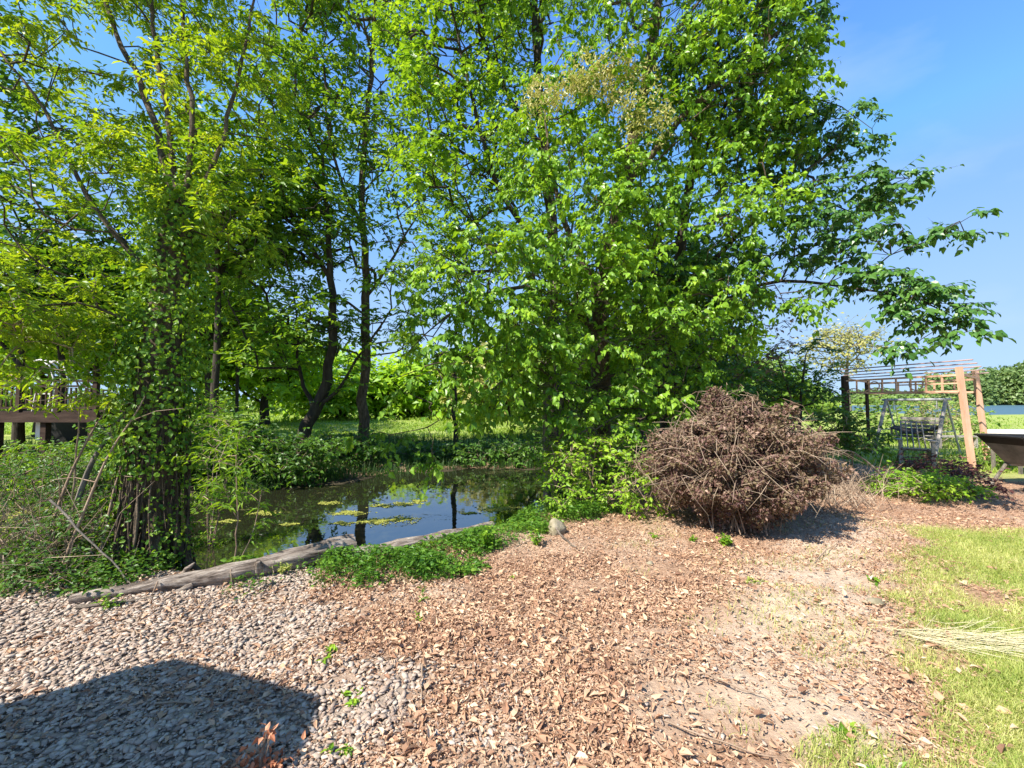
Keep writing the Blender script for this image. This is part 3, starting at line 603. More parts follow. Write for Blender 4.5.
# ------------------------------------------------------------------ shrubs
def shrub(name, label, e, leafm, n=120, ll=.06, wd=.55, nst=6, d0=None, bark='twig', group=None, ntw=3, nl=7, tl=.25, step=.18, simple=False, droop=.3, cat='shrub', rtip=.004, spread=.9, rmax=.03):
    cx, cy, d = e[0][:3]; b = ground(cx, 0, d0 or d); L_ = []; T = ell(*e, n=n); T[:, 2] = np.maximum(T[:, 2], height(T[:, 0], T[:, 1])+.04)
    L_.append(([b, b+[.02, .01, .15]], .02, .015, False))
    for q in range(nst):
        t = T[rng.integers(len(T))]; L_.append(([b, (b*.6+t*.4)+[0, 0, .1], b*.25+t*.75], .012, .006, True))
    return tree(name, label, cat, L_, T, leafm, M[bark], rtip=rtip, step=step, ntw=ntw, nl=nl, tl=tl, ll=ll, wd=wd, simple=simple, droop=droop, upk=.15, twr=.0018, rmax=rmax, group=group, spread=spread, wander=.5)
shrub('green_shrub', 'bright green leafy shrub under the big central tree at the pond edge', [(600, 470, 6.3, 62, 34, .7), (645, 480, 6.1, 30, 28, .5), (570, 455, 6.6, 30, 40, .5), (560, 500, 5.9, 14, 14, .3)], M['leaf_bright'], n=330, ll=.065)
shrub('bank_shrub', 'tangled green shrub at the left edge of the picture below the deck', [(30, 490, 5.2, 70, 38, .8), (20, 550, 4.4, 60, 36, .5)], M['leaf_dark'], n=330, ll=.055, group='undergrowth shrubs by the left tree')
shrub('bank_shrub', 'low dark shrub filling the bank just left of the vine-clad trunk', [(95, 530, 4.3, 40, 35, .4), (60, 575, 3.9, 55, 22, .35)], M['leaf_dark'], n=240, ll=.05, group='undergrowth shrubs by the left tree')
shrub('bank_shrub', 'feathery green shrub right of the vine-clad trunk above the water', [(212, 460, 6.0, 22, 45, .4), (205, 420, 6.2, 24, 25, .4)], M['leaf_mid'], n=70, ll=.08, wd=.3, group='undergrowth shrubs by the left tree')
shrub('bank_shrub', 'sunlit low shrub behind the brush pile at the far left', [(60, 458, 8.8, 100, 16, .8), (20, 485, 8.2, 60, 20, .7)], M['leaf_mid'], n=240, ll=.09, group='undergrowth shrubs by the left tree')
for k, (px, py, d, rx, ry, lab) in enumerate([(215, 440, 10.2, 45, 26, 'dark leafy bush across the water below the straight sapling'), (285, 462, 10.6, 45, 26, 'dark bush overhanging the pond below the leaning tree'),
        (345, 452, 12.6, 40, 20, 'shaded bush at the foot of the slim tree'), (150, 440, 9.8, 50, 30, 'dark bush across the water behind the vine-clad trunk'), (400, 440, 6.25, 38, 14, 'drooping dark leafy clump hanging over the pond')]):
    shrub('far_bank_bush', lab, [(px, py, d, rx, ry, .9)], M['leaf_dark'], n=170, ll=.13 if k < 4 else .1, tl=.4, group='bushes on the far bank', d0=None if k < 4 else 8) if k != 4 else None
for k, px in enumerate((430, 480, 528)):
    shrub('far_bank_bush', ('low shaded bush at the far water edge right of the slim tree', 'low shaded bush at the far water edge above the blue reflection', 'low shaded bush at the far water edge nearest the central trunk')[k], [(px, 455, 13.6, 34, 13, .8)], M['leaf_dark'], n=120, ll=.13, tl=.35, group='bushes on the far bank')
# thickets on the right
shrub('bramble_thicket', 'dark green thicket behind the purple bush and before the pergola', [(850, 440, 8.9, 30, 13, .7), (835, 425, 8.8, 22, 16, .5)], M['leaf_dark'], n=200, ll=.08)
shrub('green_ground_shrub', 'low bright green sprawling shrub beside the mulch in front of the swing', [(915, 486, 7.2, 42, 15, .45), (955, 490, 7.2, 25, 9, .3)], M['leaf_bright'], n=260, ll=.06, tl=.18)
shrub('maroon_shrub', 'low dark maroon shrub growing between the swing and the green ground shrub', [(935, 470, 7.9, 38, 10, .5), (975, 484, 7.4, 22, 8, .3)], M['leaf_maroon'], n=170, ll=.06, tl=.2)
shrub('brown_thicket', 'brownish green bush behind the swing inside the pergola', [(925, 420, 17, 45, 20, 1.5), (890, 415, 17.5, 30, 22, 1.3)], M['leaf_far'], n=130, ll=.16, tl=.7, step=.4, rtip=.01, ntw=4)
shrub('brown_thicket', 'bare twiggy bush with pale stems behind the swing', [(940, 418, 15, 30, 24, 1.0)], M['leaf_pale'], n=110, ll=.08, tl=.6, step=.4, rtip=.012, ntw=3, nl=2)
shrub('corner_shrub', 'small green shrub at the foot of the right pergola posts', [(997, 452, 10.6, 9, 20, .3)], M['leaf_mid'], n=50, ll=.07)

# purple mounded bush: arching dry stems with small brown-purple leaves
b = ground(738, 0, 5.45); root = empty('purple_bush', b, 'rounded mounded bush with dry purple-brown leaves and tangled twigs on the mulch', 'bush')
c = np.array([b[0]-.02, b[1]+.12, .66]); rad = np.array([1.10, 1.0, .98])
tw = MB(); lf = MB(); ENDS = []
def lump(v): return 1+.09*np.sin(v[..., 0]*6+2+3*v[..., 1])+.05*np.sin(v[..., 0]*5+1)+.06*np.sin(v[..., 2]*6+2*v[..., 1])+.06*np.sin(v[..., 1]*9+v[..., 0]*4)
for q in range(300):
    v = unit(rng.normal(size=3)); v[2] = abs(v[2])*1.1-.15; v = unit(v); e = c+v*rad*rng.uniform(.82, 1.06)*lump(v)
    a = b+np.array([rng.normal()*.16, rng.normal()*.16, 0]); mid = c+v*rad*.55+np.array([0, 0, .38]); end = e; tail = e+np.array([v[0]*.16, v[1]*.16, -.04])+rng.normal(size=3)*.12
    us = np.linspace(0, 1, 8)[:, None]; P = (1-us)**3*a+3*us*(1-us)**2*mid+3*us*us*(1-us)*end+us**3*tail; P[:, 2] = np.maximum(P[:, 2], .03)
    tube(tw, P, np.linspace(.009, .0018, 8)*rng.uniform(.5, 1.1), 4, rng.random(), cap=False); ENDS.append(P)
for q in range(330):   # crossing twigs near the surface
    v = unit(rng.normal(size=3)); v[2] = abs(v[2])-.15; v = unit(v); a = c+v*rad*rng.uniform(.9, 1.02)*lump(v); t = unit(np.cross(v, rng.normal(size=3))); k = rng.uniform(.12, .5)
    P = np.array([a-t*k*.5, a+v*.05, a+t*k*.5-v*.04+[0, 0, -.06]]); P[:, 2] = np.maximum(P[:, 2], .03); tube(tw, P, [.003, .0024, .0012], 4, rng.random(), cap=False)
nl = 78000; v = unit(rng.normal(size=(nl, 3))); v[:, 2] = np.where(v[:, 2] < -.72, -v[:, 2], v[:, 2])
keepm = (np.sin(v[:, 0]*9+1)*np.sin(v[:, 1]*8+2)*np.sin(v[:, 2]*10)+.5*rng.normal(size=nl)) > -.75
clump = .84+.16*np.sin(v[:, 0]*11+3*v[:, 2])*np.sin(v[:, 2]*13+v[:, 1]*9)
Q = c+v*rad*(clump*lump(v)*(1.02-.35*rng.random(nl)**2.0))[:, None]; lo = np.clip((Q[:, 2]-.02)/.5, 0, 1); sc_ = .50+.50*lo; Q[:, :2] = c[:2]+(Q[:, :2]-c[:2])*sc_[:, None]; Q[:, 0] += .16*lo*np.clip(Q[:, 0]-c[0], 0, 1); Q[:, 2] = np.maximum(Q[:, 2], .04); keepm &= (Q[:, 2] > .22+.12*np.sin(v[:, 0]*7)*np.sin(v[:, 1]*6)) | (rng.random(nl) < .35)
ls = (.045*(.5+.9*rng.random(nl)))[keepm]; Q = Q[keepm]; leaves(lf, Q, rng.normal(size=Q.shape)+[0, 0, -.4], v[keepm]*.7+rng.normal(size=Q.shape)*.8, ls, ls*.55)
tw.build('stems', M['twig'], root); lf.build('foliage', M['leaf_purple'], root)
# green weeds at its foot
def weed(label, px, d, n=30, ll=.05, h=.12, mat='leaf_bright', rad=.12, group='small weeds on the open ground', wd=.5):
    g0 = ground(px, 0, d); r0 = empty('weed', g0, label, 'weed', group); lm, sm = MB(), MB()
    k = max(3, n//6); A0 = np.tile(g0, (k, 1)); th = rng.random(k)*6.28; rr = rad*rng.random(k); B0 = g0+np.stack([np.cos(th)*rr, np.sin(th)*rr, h*(.4+.6*rng.random(k))], 1)
    twigs(sm, A0, B0, .0025, .0015); I = rng.integers(0, k, n); f = (.35+.65*rng.random(n))[:, None]; Q = A0[I]*(1-f)+B0[I]*f
    ls = ll*(.6+.7*rng.random(n)); leaves(lm, Q, rng.normal(size=(n, 3))*[1, 1, .3]+[0, 0, .1], rng.normal(size=(n, 3))*.3+[0, 0, 1], ls, ls*wd)
    sm.build('stem', M['leaf_mid'], r0); lm.build('leaves', M[mat], r0); return r0
for a in [('yellow-green weed clump at the foot of the purple bush', 722, 4.85, 90, .055, .14), ('weed sprig left of the purple bush shadow', 690, 5.0, 36, .05, .08),
          ('small weed in front of the purple bush, left of its shadow', 655, 5.1, 24, .05, .06), ('tiny weed on the leaf litter below the log end', 428, 3.2, 14, .035, .05),
          ('weed seedling at the edge of gravel and leaf litter', 335, 2.75, 22, .04, .06), ('weed with rounded leaves in the leaf litter near the shadow', 352, 2.35, 26, .04, .05),
          ('weed sprig by the bare dirt patch below the green bank', 425, 3.5, 20, .035, .06), ('small weed in the middle of the leaf litter', 512, 3.9, 12, .035, .04),
          ('weed in the leaf litter near the bottom right', 838, 2.1, 24, .04, .04), ('broad-leaved weed at the bottom edge near the right', 865, 1.86, 40, .045, .04),
          ('pale weed tuft on the dirt beside the grass', 745, 3.9, 60, .035, .05), ('weed tuft beside the bleached stone on the dirt', 870, 3.9, 40, .04, .05),
          ('taller weed clump at the right end of the green bank', 490, 4.6, 110, .06, .26), ('yellowish weed clump in front of the field stone', 535, 4.75, 80, .05, .2),
          ('weed clump on the gravel by the middle of the log', 285, 4.0, 60, .035, .14), ('yellow-green weed on the gravel edge below the thin end of the log', 118, 3.35, 50, .035, .12),
          ('small weed at the bottom edge in the leaf litter below the gravel', 345, 2.0, 26, .035, .05)]:
    weed(*a, mat='leaf_mulberry' if a[3] != 60 else 'grass')
# slender compound-leaved sapling in front of the log
b = ground(238, 0, 4.05)
tree('young_sapling', 'slender young sapling with long narrow leaflets standing before the log', 'sapling',
     [([b, at(238, 520, 4.05), at(236, 470, 4.1), at(240, 430, 4.15)], .009, .004, False), ([b+[.03, .02, 0], at(250, 540, 4.1), at(262, 490, 4.2)], .006, .003, True), ([at(238, 520, 4.05), at(222, 480, 4.1)], .004, .002, True)],
     ell((240, 475, 4.1, 32, 45, .25), (215, 440, 4.2, 25, 25, .2), n=34), M['leaf_mid'], M['twig'], rtip=.0018, step=.12, ntw=2, nl=11, tl=.2, ll=.075, wd=.28, droop=.4, twr=.0012)
# leafy saplings at far left foreground reaching right with yellow-green sprays
b = ground(70, 0, 4.6)
tree('young_sapling', 'young sapling with yellow-green feathery sprays in front of the deck', 'sapling',
     [([b, at(75, 470, 4.5), at(80, 400, 4.4)], .02, .008, False)],
     ell((60, 385, 4.2, 65, 30, .4), (70, 330, 4.4, 60, 22, .4), n=80), M['leaf_boxelder'], M['twig'], rtip=.003, step=.15, ntw=3, nl=11, tl=.24, ll=.085, wd=.3, droop=.5, twr=.0015)
b = ground(5, 0, 4.0)
tree('young_sapling', 'young bright green sapling against the left edge of the picture', 'sapling',
     [([b, at(-10, 470, 4.0), at(-5, 380, 4.0)], .02, .008, False)],
     ell((10, 320, 4.0, 40, 34, .4), n=34), M['leaf_boxelder'], M['twig'], rtip=.003, step=.15, ntw=3, nl=11, tl=.24, ll=.08, wd=.3, droop=.5, twr=.0015)
# ------------------------------------------------------------------ brush pile, logs, stone
def branch(name, label, pts, r0, r1, mat, side=0, group=None, cat='branch', k=8, rough=.05):
    root = empty(name, pts[0], label, cat, group); mb = MB(); pts = np.array([np.asarray(q, float) for q in pts])
    P = [pts[0]]
    for q in range(len(pts)-1):
        for u in np.linspace(0, 1, 6)[1:]: P.append(pts[q]*(1-u)+pts[q+1]*u+rng.normal(size=3)*.012)
    P = np.array(P); P[1:-1] = (P[:-2]+P[1:-1]*2+P[2:])/4; r = np.linspace(r0, r1, len(P)); tube(mb, P, r, k, .5, rough=rough)
    mb.build('stem', M[mat], root, smooth=True)
    if side:
        for q in range(side):
            m2 = MB()
            i0 = rng.integers(len(P)//3, len(P)-1); d_ = unit(unit(P[i0]-P[i0-1])*.7+rng.normal(size=3)*.6); ln = rng.uniform(.15, .5)
            tube(m2, [P[i0], P[i0]+d_*ln*.5+rng.normal(size=3)*.02, P[i0]+d_*ln+rng.normal(size=3)*.05], [r[i0]*.5, r[i0]*.35, .002], 5, .6)
            m2.build('twig', M[mat], root, smooth=True)
    return root
G = 'dead branches leaning in the brush pile'
branch('dead_branch', 'thick grey dead branch leaning up to the right against the brush by the vine-clad trunk', [ground(70, 0, 4.3), at(85, 470, 4.4), at(125, 410, 4.6)], .035, .012, 'bark_grey', 4, G)
branch('dead_branch', 'long thin brown dead branch leaning at the far left of the brush pile', [ground(45, 0, 4.2), at(75, 460, 4.3), at(112, 400, 4.4)], .016, .006, 'twig', 3, G)
branch('dead_branch', 'pale thin dead branch crossing in front of the vine-clad trunk foot', [ground(65, 0, 3.9), at(105, 460, 4.0), at(145, 395, 4.1)], .014, .005, 'twig', 3, G)
branch('dead_branch', 'reddish thin dead branch leaning left of the trunk', [ground(100, 0, 4.0), at(118, 470, 4.2), at(140, 425, 4.3)], .012, .004, 'twig', 3, G)
branch('dead_branch', 'grey crooked dead branch sloping down in front of the trunk foot', [at(50, 500, 3.8), at(95, 545, 3.75), ground(140, 0, 3.7)], .010, .005, 'bark_grey', 2, G)
branch('dead_branch', 'bleached bare branch reaching out of the thicket between purple bush and swing', [ground(895, 0, 7.3), at(878, 470, 7.2), at(850, 450, 7.2), at(832, 452, 7.2)], .02, .006, 'log', 4)
tm = MB()
for q in range(450):     # fine dry tangle
    px, d = (rng.uniform(-60, 125), rng.uniform(3.8, 4.9)); a = ground(px, 0, d); ln = rng.uniform(.3, 1.2)*(1 if px < 100 else .6); dr = unit(np.array([rng.normal()*.6+.05, rng.normal()*.4, .5+rng.random()]))
    tube(tm, [a, a+dr*ln*.5+rng.normal(size=3)*.06, a+dr*ln+[0, 0, -.12]+rng.normal(size=3)*.1], [.004, .003, .0012], 4, rng.random(), cap=False)
tag(tm.build('dry_undergrowth', M['twig']), 'tangle of dry stems and twigs round the foot of the left tree', 'undergrowth', kind='stuff')
tm = MB()
for q in range(420):
    px, d = (rng.normal(835, 28), rng.uniform(6.2, 8.2)); a = ground(px, 0, d); ln = rng.uniform(.25, .75); dr = unit(np.array([rng.normal()*.7-.1, rng.normal()*.5, .45+.6*rng.random()]))
    tube(tm, [a, a+dr*ln*.5+[0, 0, .06], a+dr*ln+[0, 0, -.1]+rng.normal(size=3)*.06], [.005, .0035, .0015], 4, rng.random(), cap=False)
tag(tm.build('dead_brush', M['twig']), 'heap of dry brush between the purple bush and the pergola', 'brush', kind='stuff')
# big weathered log
def logmesh(root, pts, r, mat, name='stem', k=26):
    pts = np.array(pts); P = []; rr = []
    for q in range(len(pts)-1):
        for u in np.linspace(0, 1, 9)[(0 if q == 0 else 1):]: P.append(pts[q]*(1-u)+pts[q+1]*u); rr.append(r[q]*(1-u)+r[q+1]*u)
    P = np.array(P); n_ = len(P); P[:, 2] += .006*np.sin(np.arange(n_)*.9); mb = MB(); T = unit(np.gradient(P, axis=0)); N, B = frames(T); th = np.arange(k)*2*math.pi/k
    rid = 1+.05*np.sin(th*5+1)[None]+.05*np.sin(th*11)[None]+.035*rng.normal(size=(n_, k))+.03*np.sin(np.arange(n_)*.55)[:, None]
    V = P[:, None]+(np.array(rr)[:, None]*rid)[..., None]*(np.cos(th)[None, :, None]*N[:, None]+np.sin(th)[None, :, None]*B[:, None])
    i = np.arange(n_-1)[:, None]*k; j = np.arange(k)[None]; mb.add(V.reshape(-1, 3), np.stack([i+j, i+(j+1) % k, i+k+(j+1) % k, i+k+j], -1).reshape(-1, 4))
    for e in (0, -1): mb.add(np.vstack([V[e], [P[e]+(T[e]*(-.02 if e == -1 else .02))]]), [[q, (q+1) % k, k] for q in range(k)])
    return mb.build(name, mat, root, smooth=True), P
def gp(px, d, dz): q = ground(px, 0, d); q[2] += dz; return q
def lp(px, py, z_):    # a point z_ high that the photo shows at px, py
    d_ = (CAMZ-z_)*FPX/(py-400.0); q_ = at(px, 400, d_); q_[2] = z_; return q_
a = [lp(78, 596, .035), lp(170, 581, .05), lp(240, 570, .06), lp(300, 556, .085), lp(354, 542, .10)]
print('LOG', [(round(float(q[2]), 2), round(gz(q[0], q[1]), 2)) for q in a])
root = empty('fallen_log', a[2], 'long grey weathered log lying along the pond edge with a broken stub on top', 'log')
_, P = logmesh(root, a, [.035, .06, .085, .10, .11], M['loggrain'])
mb = MB(); q0 = lp(190, 572, .07); tube(mb, [q0, q0+[.03, -.02, .06], q0+[.09, -.01, .11]], [.03, .022, .006], 7, .5, rough=.1); q0 = lp(197, 582, .03); tube(mb, [q0, q0+[-.05, -.06, -.02], q0+[-.20, -.08, -.09]], [.03, .022, .01], 7, .5, rough=.1)
mb.build('branch_stub', M['loggrain'], root, smooth=True)
for q_, (px_, py_) in enumerate(((262, 563), (322, 548))):
    mb = MB(); q0 = lp(px_, py_, .11); tube(mb, [q0+[0, .02, -.04], q0+[.01, -.02, .02], q0+[.02, -.04, .055]], [.045, .03, .018], 9, .5, rough=.12); mb.build('knot', M['loggrain'], root, smooth=True)
for q in range(4): mb = MB(); q0 = P[rng.integers(6, len(P)-2)]; tube(mb, [q0+[0, -.07, .05], q0+[rng.normal()*.05, -.12, -.03], q0+[rng.normal()*.1, -.13, -.14]], [.006, .005, .003], 5, .5); mb.build('bark_strip', M['twig'], root, smooth=True)
a = [lp(348, 553, .03), lp(400, 545, .05), lp(450, 535, .04), lp(492, 524, .0)]
root = empty('sunken_log', a[1], 'second log half sunk in the bank between the green weeds and the water', 'log'); logmesh(root, a, [.05, .075, .075, .05], M['loggrain'])
branch('fallen_stick', 'pale thin stick lying beside the thin end of the long log', [lp(85, 603, .02), lp(130, 599, .03), lp(165, 593, .02)], .016, .010, 'log', 0, cat='stick')
# field stone
def rock(name, label, px, d, s, cat='rock', group=None):
    import bmesh
    bm = bmesh.new(); bmesh.ops.create_icosphere(bm, subdivisions=3, radius=1); V = np.array([v.co[:] for v in bm.verts]); F_ = [[v.index for v in f.verts] for f in bm.faces]; bm.free()
    V = V*(1+.12*np.sin(V[:, :1]*4+px)+.10*np.sin(V[:, 1:2]*5+1)+.06*np.sin(V[:, 2:3]*9)+.015*rng.normal(size=(len(V), 1)))*np.array(s)
    c0 = ground(px, 0, d); c0[2] += s[2]*.55; mb = MB(); mb.add(V+c0, F_); return tag(mb.build(name, M['rock'], smooth=True), label, cat, group)
rock('field_stone', 'rounded tan stone at the edge of the mulch beside the green bank', 556, 5.1, (.10, .09, .11))
rock('field_stone', 'small white stone lying on the mulch in the open ground', 648, 4.2, (.035, .03, .02))
rock('field_stone', 'flat bleached stone on the dirt beside the grass', 868, 3.45, (.09, .05, .02))
branch('fallen_stick', 'pale stick resting against the rounded stone', [at(556, 528, 4.95), at(566, 540, 4.8), gp(576, 4.6, .01)], .013, .008, 'log', 0, cat='stick')
SG = 'sticks lying on the leaf litter'
for lab, x0, d0_, x1, d1_, r_ in [('thin stick in the leaf litter left of centre', 545, 3.25, 600, 3.05, .006), ('short dark twig in the litter above the gravel edge', 425, 2.6, 425, 2.3, .006),
                              ('curved dark twig near the bottom of the leaf litter', 650, 2.05, 672, 1.9, .006), ('long thin twig at the right of the leaf litter', 690, 2.5, 760, 2.35, .005),
                              ('thin twig across the dirt patch', 810, 4.3, 835, 4.9, .006), ('long twig lying at the bottom right in the litter', 660, 2.15, 770, 1.95, .005),
                              ('thin pale stick beside the dead leaf clump on the gravel', 300, 2.95, 350, 2.85, .007), ('straw coloured stick lying on the gravel', 125, 3.0, 150, 2.95, .008),
                              ('dark twig lying across the shaded gravel', 165, 2.32, 260, 2.35, .006)]:
    a = gp(x0, d0_, .035); b = gp(x1, d1_, .03); branch('fallen_stick', lab, [a, (a+b)/2+rng.normal(size=3)*[.02, .02, .004], b], r_, r_*.5, 'twig', 0, SG, 'stick', 5)
# dry rust-coloured plant bottom left
g0 = ground(268, 0, 1.88); root = empty('dried_plant', g0, 'small dried rust-orange plant at the bottom edge on the gravel', 'dried plant'); lm = MB(); sm = MB(); k = 150
Q = g0+rng.normal(size=(k, 3))*[.07, .05, .03]+[0, 0, .05]; Q[:12] = g0+rng.normal(size=(12, 3))*[.015, .015, .01]+[.01, .02, .19]
leaves(lm, Q, rng.normal(size=(k, 3)), rng.normal(size=(k, 3))+[0, 0, .8], .035, .022); twigs(sm, np.tile(g0, (14, 1)), Q[:14], .002, .001)
mm = leafmat('rust_leaf', [(.28, .09, .04), (.45, .17, .08), (.60, .33, .2)], .2, (1.1, .8, .6), .7); lm.build('leaves', mm, root); sm.build('stem', M['twig'], root)

# ------------------------------------------------------------------ ground scatter
def inview(x, y, m_=.12): return (np.abs(x) < y*(1.19+m_)+.25) & (y > 1.35)
def place(n, x0, x1, y0, y1, dens):
    out = []; tot = 0
    while tot < n:
        x = rng.uniform(x0, x1, n); y = rng.uniform(y0, y1, n); k = inview(x, y) & (rng.random(n) < dens(x, y)); x, y = x[k], y[k]; out.append(np.stack([x, y], 1)); tot += len(x)
    q = np.concatenate(out)[:n]; return q[:, 0], q[:, 1], height(q[:, 0], q[:, 1])
land = lambda x, y: (pdist(x, y, POND) > .15)*1.0
# gravel
ph = (1+5**.5)/2
IC = unit(np.array([(-1, ph, 0), (1, ph, 0), (-1, -ph, 0), (1, -ph, 0), (0, -1, ph), (0, 1, ph), (0, -1, -ph), (0, 1, -ph), (ph, 0, -1), (ph, 0, 1), (-ph, 0, -1), (-ph, 0, 1)]))
IF = np.array([(0, 11, 5), (0, 5, 1), (0, 1, 7), (0, 7, 10), (0, 10, 11), (1, 5, 9), (5, 11, 4), (11, 10, 2), (10, 7, 6), (7, 1, 8), (3, 9, 4), (3, 4, 2), (3, 2, 6), (3, 6, 8), (3, 8, 9), (4, 9, 5), (2, 4, 11), (6, 2, 10), (8, 6, 7), (9, 8, 1)])
def stones(x, y, z, s, mat, name):
    n_ = len(x); V = IC[None]*(1+.18*rng.normal(size=(n_, 12, 1)))*(s[:, None, None]*np.stack([.85+.75*rng.random(n_), .5+.4*rng.random(n_), .22+.2*rng.random(n_)], 1)[:, None])
    a = rng.random(n_)*6.28; tl = rng.normal(size=n_)*.2; ca, sa = np.cos(a), np.sin(a); ct, st_ = np.cos(tl), np.sin(tl)
    vx, vy, vz = V[..., 0], V[..., 1], V[..., 2]; vx, vz = vx*ct[:, None]-vz*st_[:, None], vx*st_[:, None]+vz*ct[:, None]
    vx, vy = vx*ca[:, None]-vy*sa[:, None], vx*sa[:, None]+vy*ca[:, None]
    W = np.stack([vx+x[:, None], vy+y[:, None], vz+z[:, None]], -1); mb = MB(); mb.add(W.reshape(-1, 3), ((np.arange(n_)*12)[:, None, None]+IF[None]).reshape(-1, 3), np.repeat(rng.random(n_), 12))
    return mb.build(name, mat, smooth=True)
x, y, z = place(50000, -5.5, 1.2, 1.35, 5.0, lambda x, y: m_gravel(x, y)*land(x, y))
s = .0132*(.3+1.5*rng.random(len(x))**2.4); tag(stones(x, y, z+s*.35+.012*rng.random(len(x)), s, M['stone'], 'gravel'), 'pale grey crushed stone gravel covering the near left ground', 'gravel', kind='stuff')
# leaf litter (dead leaves) and wood chips
def litter_d(x, y):
    d = (1-.76*m_gravel(x, y))*(1-.93*m_grass(x, y))*(1-.80*m_dirt(x, y))*land(x, y)*(y < 7.2)
    d = d*smoothstep(7.5, 3.0, y)**.6*(1-smoothstep(9.5, 10.5, x))
    return np.clip(d, 0, 1)*np.clip(.55+.6*fnoise(x, y, 2.0, 0), .12, 1)
def nearbias(x, y): return np.clip(2.6/np.hypot(x, y), .12, 1)**1.2
x, y, z = place(34000, -5, 9, 1.35, 7.2, lambda x, y: litter_d(x, y)*nearbias(x, y))
n_ = len(x); mb = MB(); ls = .019*(.45+2.2*rng.random(n_)**4)
nn = rng.normal(size=(n_, 3))*.6+[0, 0, 1]; dd = rng.normal(size=(n_, 3)); dd[:, 2] *= .3
_ov = OV.copy(); OV[:, 2] *= 1.5
leaves(mb, np.stack([x, y, z+.012+.02*rng.random(n_)], 1), dd, nn, ls*1.4, ls*(.45+.45*rng.random(n_)))
OV[:] = _ov
tag(mb.build('leaf_litter', M['litter']), 'dry tan and brown fallen leaves scattered over the mulch', 'leaf litter', kind='stuff')
x, y, z = place(100000, -5, 10.5, 1.35, 8.5, lambda x, y: np.clip(litter_d(x, y)+.25*(y > 4.2)*land(x, y)*(1-m_grass(x, y)), 0, 1)*nearbias(x, y))
n_ = len(x); mb = MB(); B8 = np.array([[a, b, c_] for a in (-.5, .5) for b in (-.5, .5) for c_ in (-.5, .5)]); BF = np.array([[0, 1, 3, 2], [4, 6, 7, 5], [0, 4, 5, 1], [2, 3, 7, 6], [0, 2, 6, 4], [1, 5, 7, 3]])
dd = rng.normal(size=(n_, 3)); dd[:, 2] *= .3; D = unit(dd); S = unit(np.cross(rng.normal(size=(n_, 3))*.3+[0, 0, 1], D)); U = np.cross(D, S)
ln = .006+.034*rng.random(n_)**2.2; wd_ = .003+.007*rng.random(n_); th_ = .0015+.003*rng.random(n_); sk = 1-.5*rng.random((n_, 1))*(B8[None, :, 0] > 0)
W = np.stack([x, y, z+.006+.014*rng.random(n_)], 1)[:, None]+B8[None, :, 0:1]*(D*ln[:, None])[:, None]+B8[None, :, 1:2]*sk[..., None]*(S*wd_[:, None])[:, None]+B8[None, :, 2:3]*(U*th_[:, None])[:, None]
mb.add(W.reshape(-1, 3), ((np.arange(n_)*8)[:, None, None]+BF[None]).reshape(-1, 4), np.repeat(rng.random(n_), 8))
tag(mb.build('wood_chips', M['chip']), 'reddish brown shredded wood mulch covering the open ground', 'mulch', kind='stuff')
# small stones mixed at the gravel edge and on dirt
x, y, z = place(2600, -3, 6, 1.35, 6, lambda x, y: (.35*np.exp(-((x+1.0-(3.44-y)*.62)/.6)**2)+.10*m_dirt(x, y))*land(x, y)*nearbias(x, y))
s = .013*(.4+1.1*rng.random(len(x))); tag(stones(x, y, z+.01, s, M['stone'], 'scattered_stones'), 'small stones strewn through the leaf litter and dirt', 'stones', kind='stuff')
# grass
def blades(x, y, z, h, w_, lean, mat, name, label, cat='grass'):
    n_ = len(x); th = rng.random(n_)*6.28; d = np.stack([np.cos(th), np.sin(th), 0*th], 1); s_ = np.stack([-np.sin(th), np.cos(th), 0*th], 1); le = (lean*(.3+rng.random(n_)))[:, None]
    P0 = np.stack([x, y, z-.004], 1); h = h[:, None]; w_ = np.broadcast_to(w_, (n_,))[:, None]
    up = np.array([0, 0, 1.]); A1 = P0+up*h*.55+d*h*le*.35; A2 = P0+up*h*(1-.25*le)+d*h*le
    V = np.stack([P0-s_*w_, P0+s_*w_, A1+s_*w_*.8, A1-s_*w_*.8, A2], 1); b_ = (np.arange(n_)*5)[:, None]
    mb = MB(); r = np.repeat(rng.random(n_), 5); mb.v.append(V.reshape(-1, 3)); mb.r.append(r); mb.n = n_*5
    mb.f.append(b_+np.array([[0, 1, 2, 3]])); mb.f.append(b_+np.array([[3, 2, 4]]))
    return tag(mb.build(name, mat), label, cat, kind='stuff')
x, y, z = place(95000, 1, 8.5, 1.35, 5.9, lambda x, y: np.clip(m_grass(x, y)*np.clip(.9+.4*fnoise(x, y, 2.2, 1), .35, 1)+.05*m_dirt(x, y)*(fnoise(x, y, 2.5, 2) > .2), 0, 1)*np.clip(3/np.hypot(x, y), .3, 1))
blades(x, y, z, .022+.045*rng.random(len(x)), .0018, .9, M['grass'], 'lawn_grass', 'short sunlit yellow-green lawn grass at the right')
x, y, z = place(900, 1, 8.5, 1.5, 5.5, lambda x, y: m_grass(x, y)); 
n_ = 420; n_ = 260; t = rng.random(n_); cx = 2.5+1.0*t+rng.normal(size=n_)*.07; cy = 2.92-.16*t+rng.normal(size=n_)*.06; P0 = np.stack([cx, cy, height(cx, cy)+.02+.03*rng.random(n_)], 1)
mb = MB(); dr = np.stack([1+.1*rng.normal(size=n_), -.2+.4*rng.normal(size=n_), .08*rng.normal(size=n_)], 1); twigs(mb, P0, P0+unit(dr)*(.12+.28*rng.random(n_))[:, None], .0016, .001, rng.random(n_))
tag(mb.build('dry_grass', M['straw']), 'bundle of bleached dry grass stalks lying across the lawn edge', 'dry grass', kind='stuff')
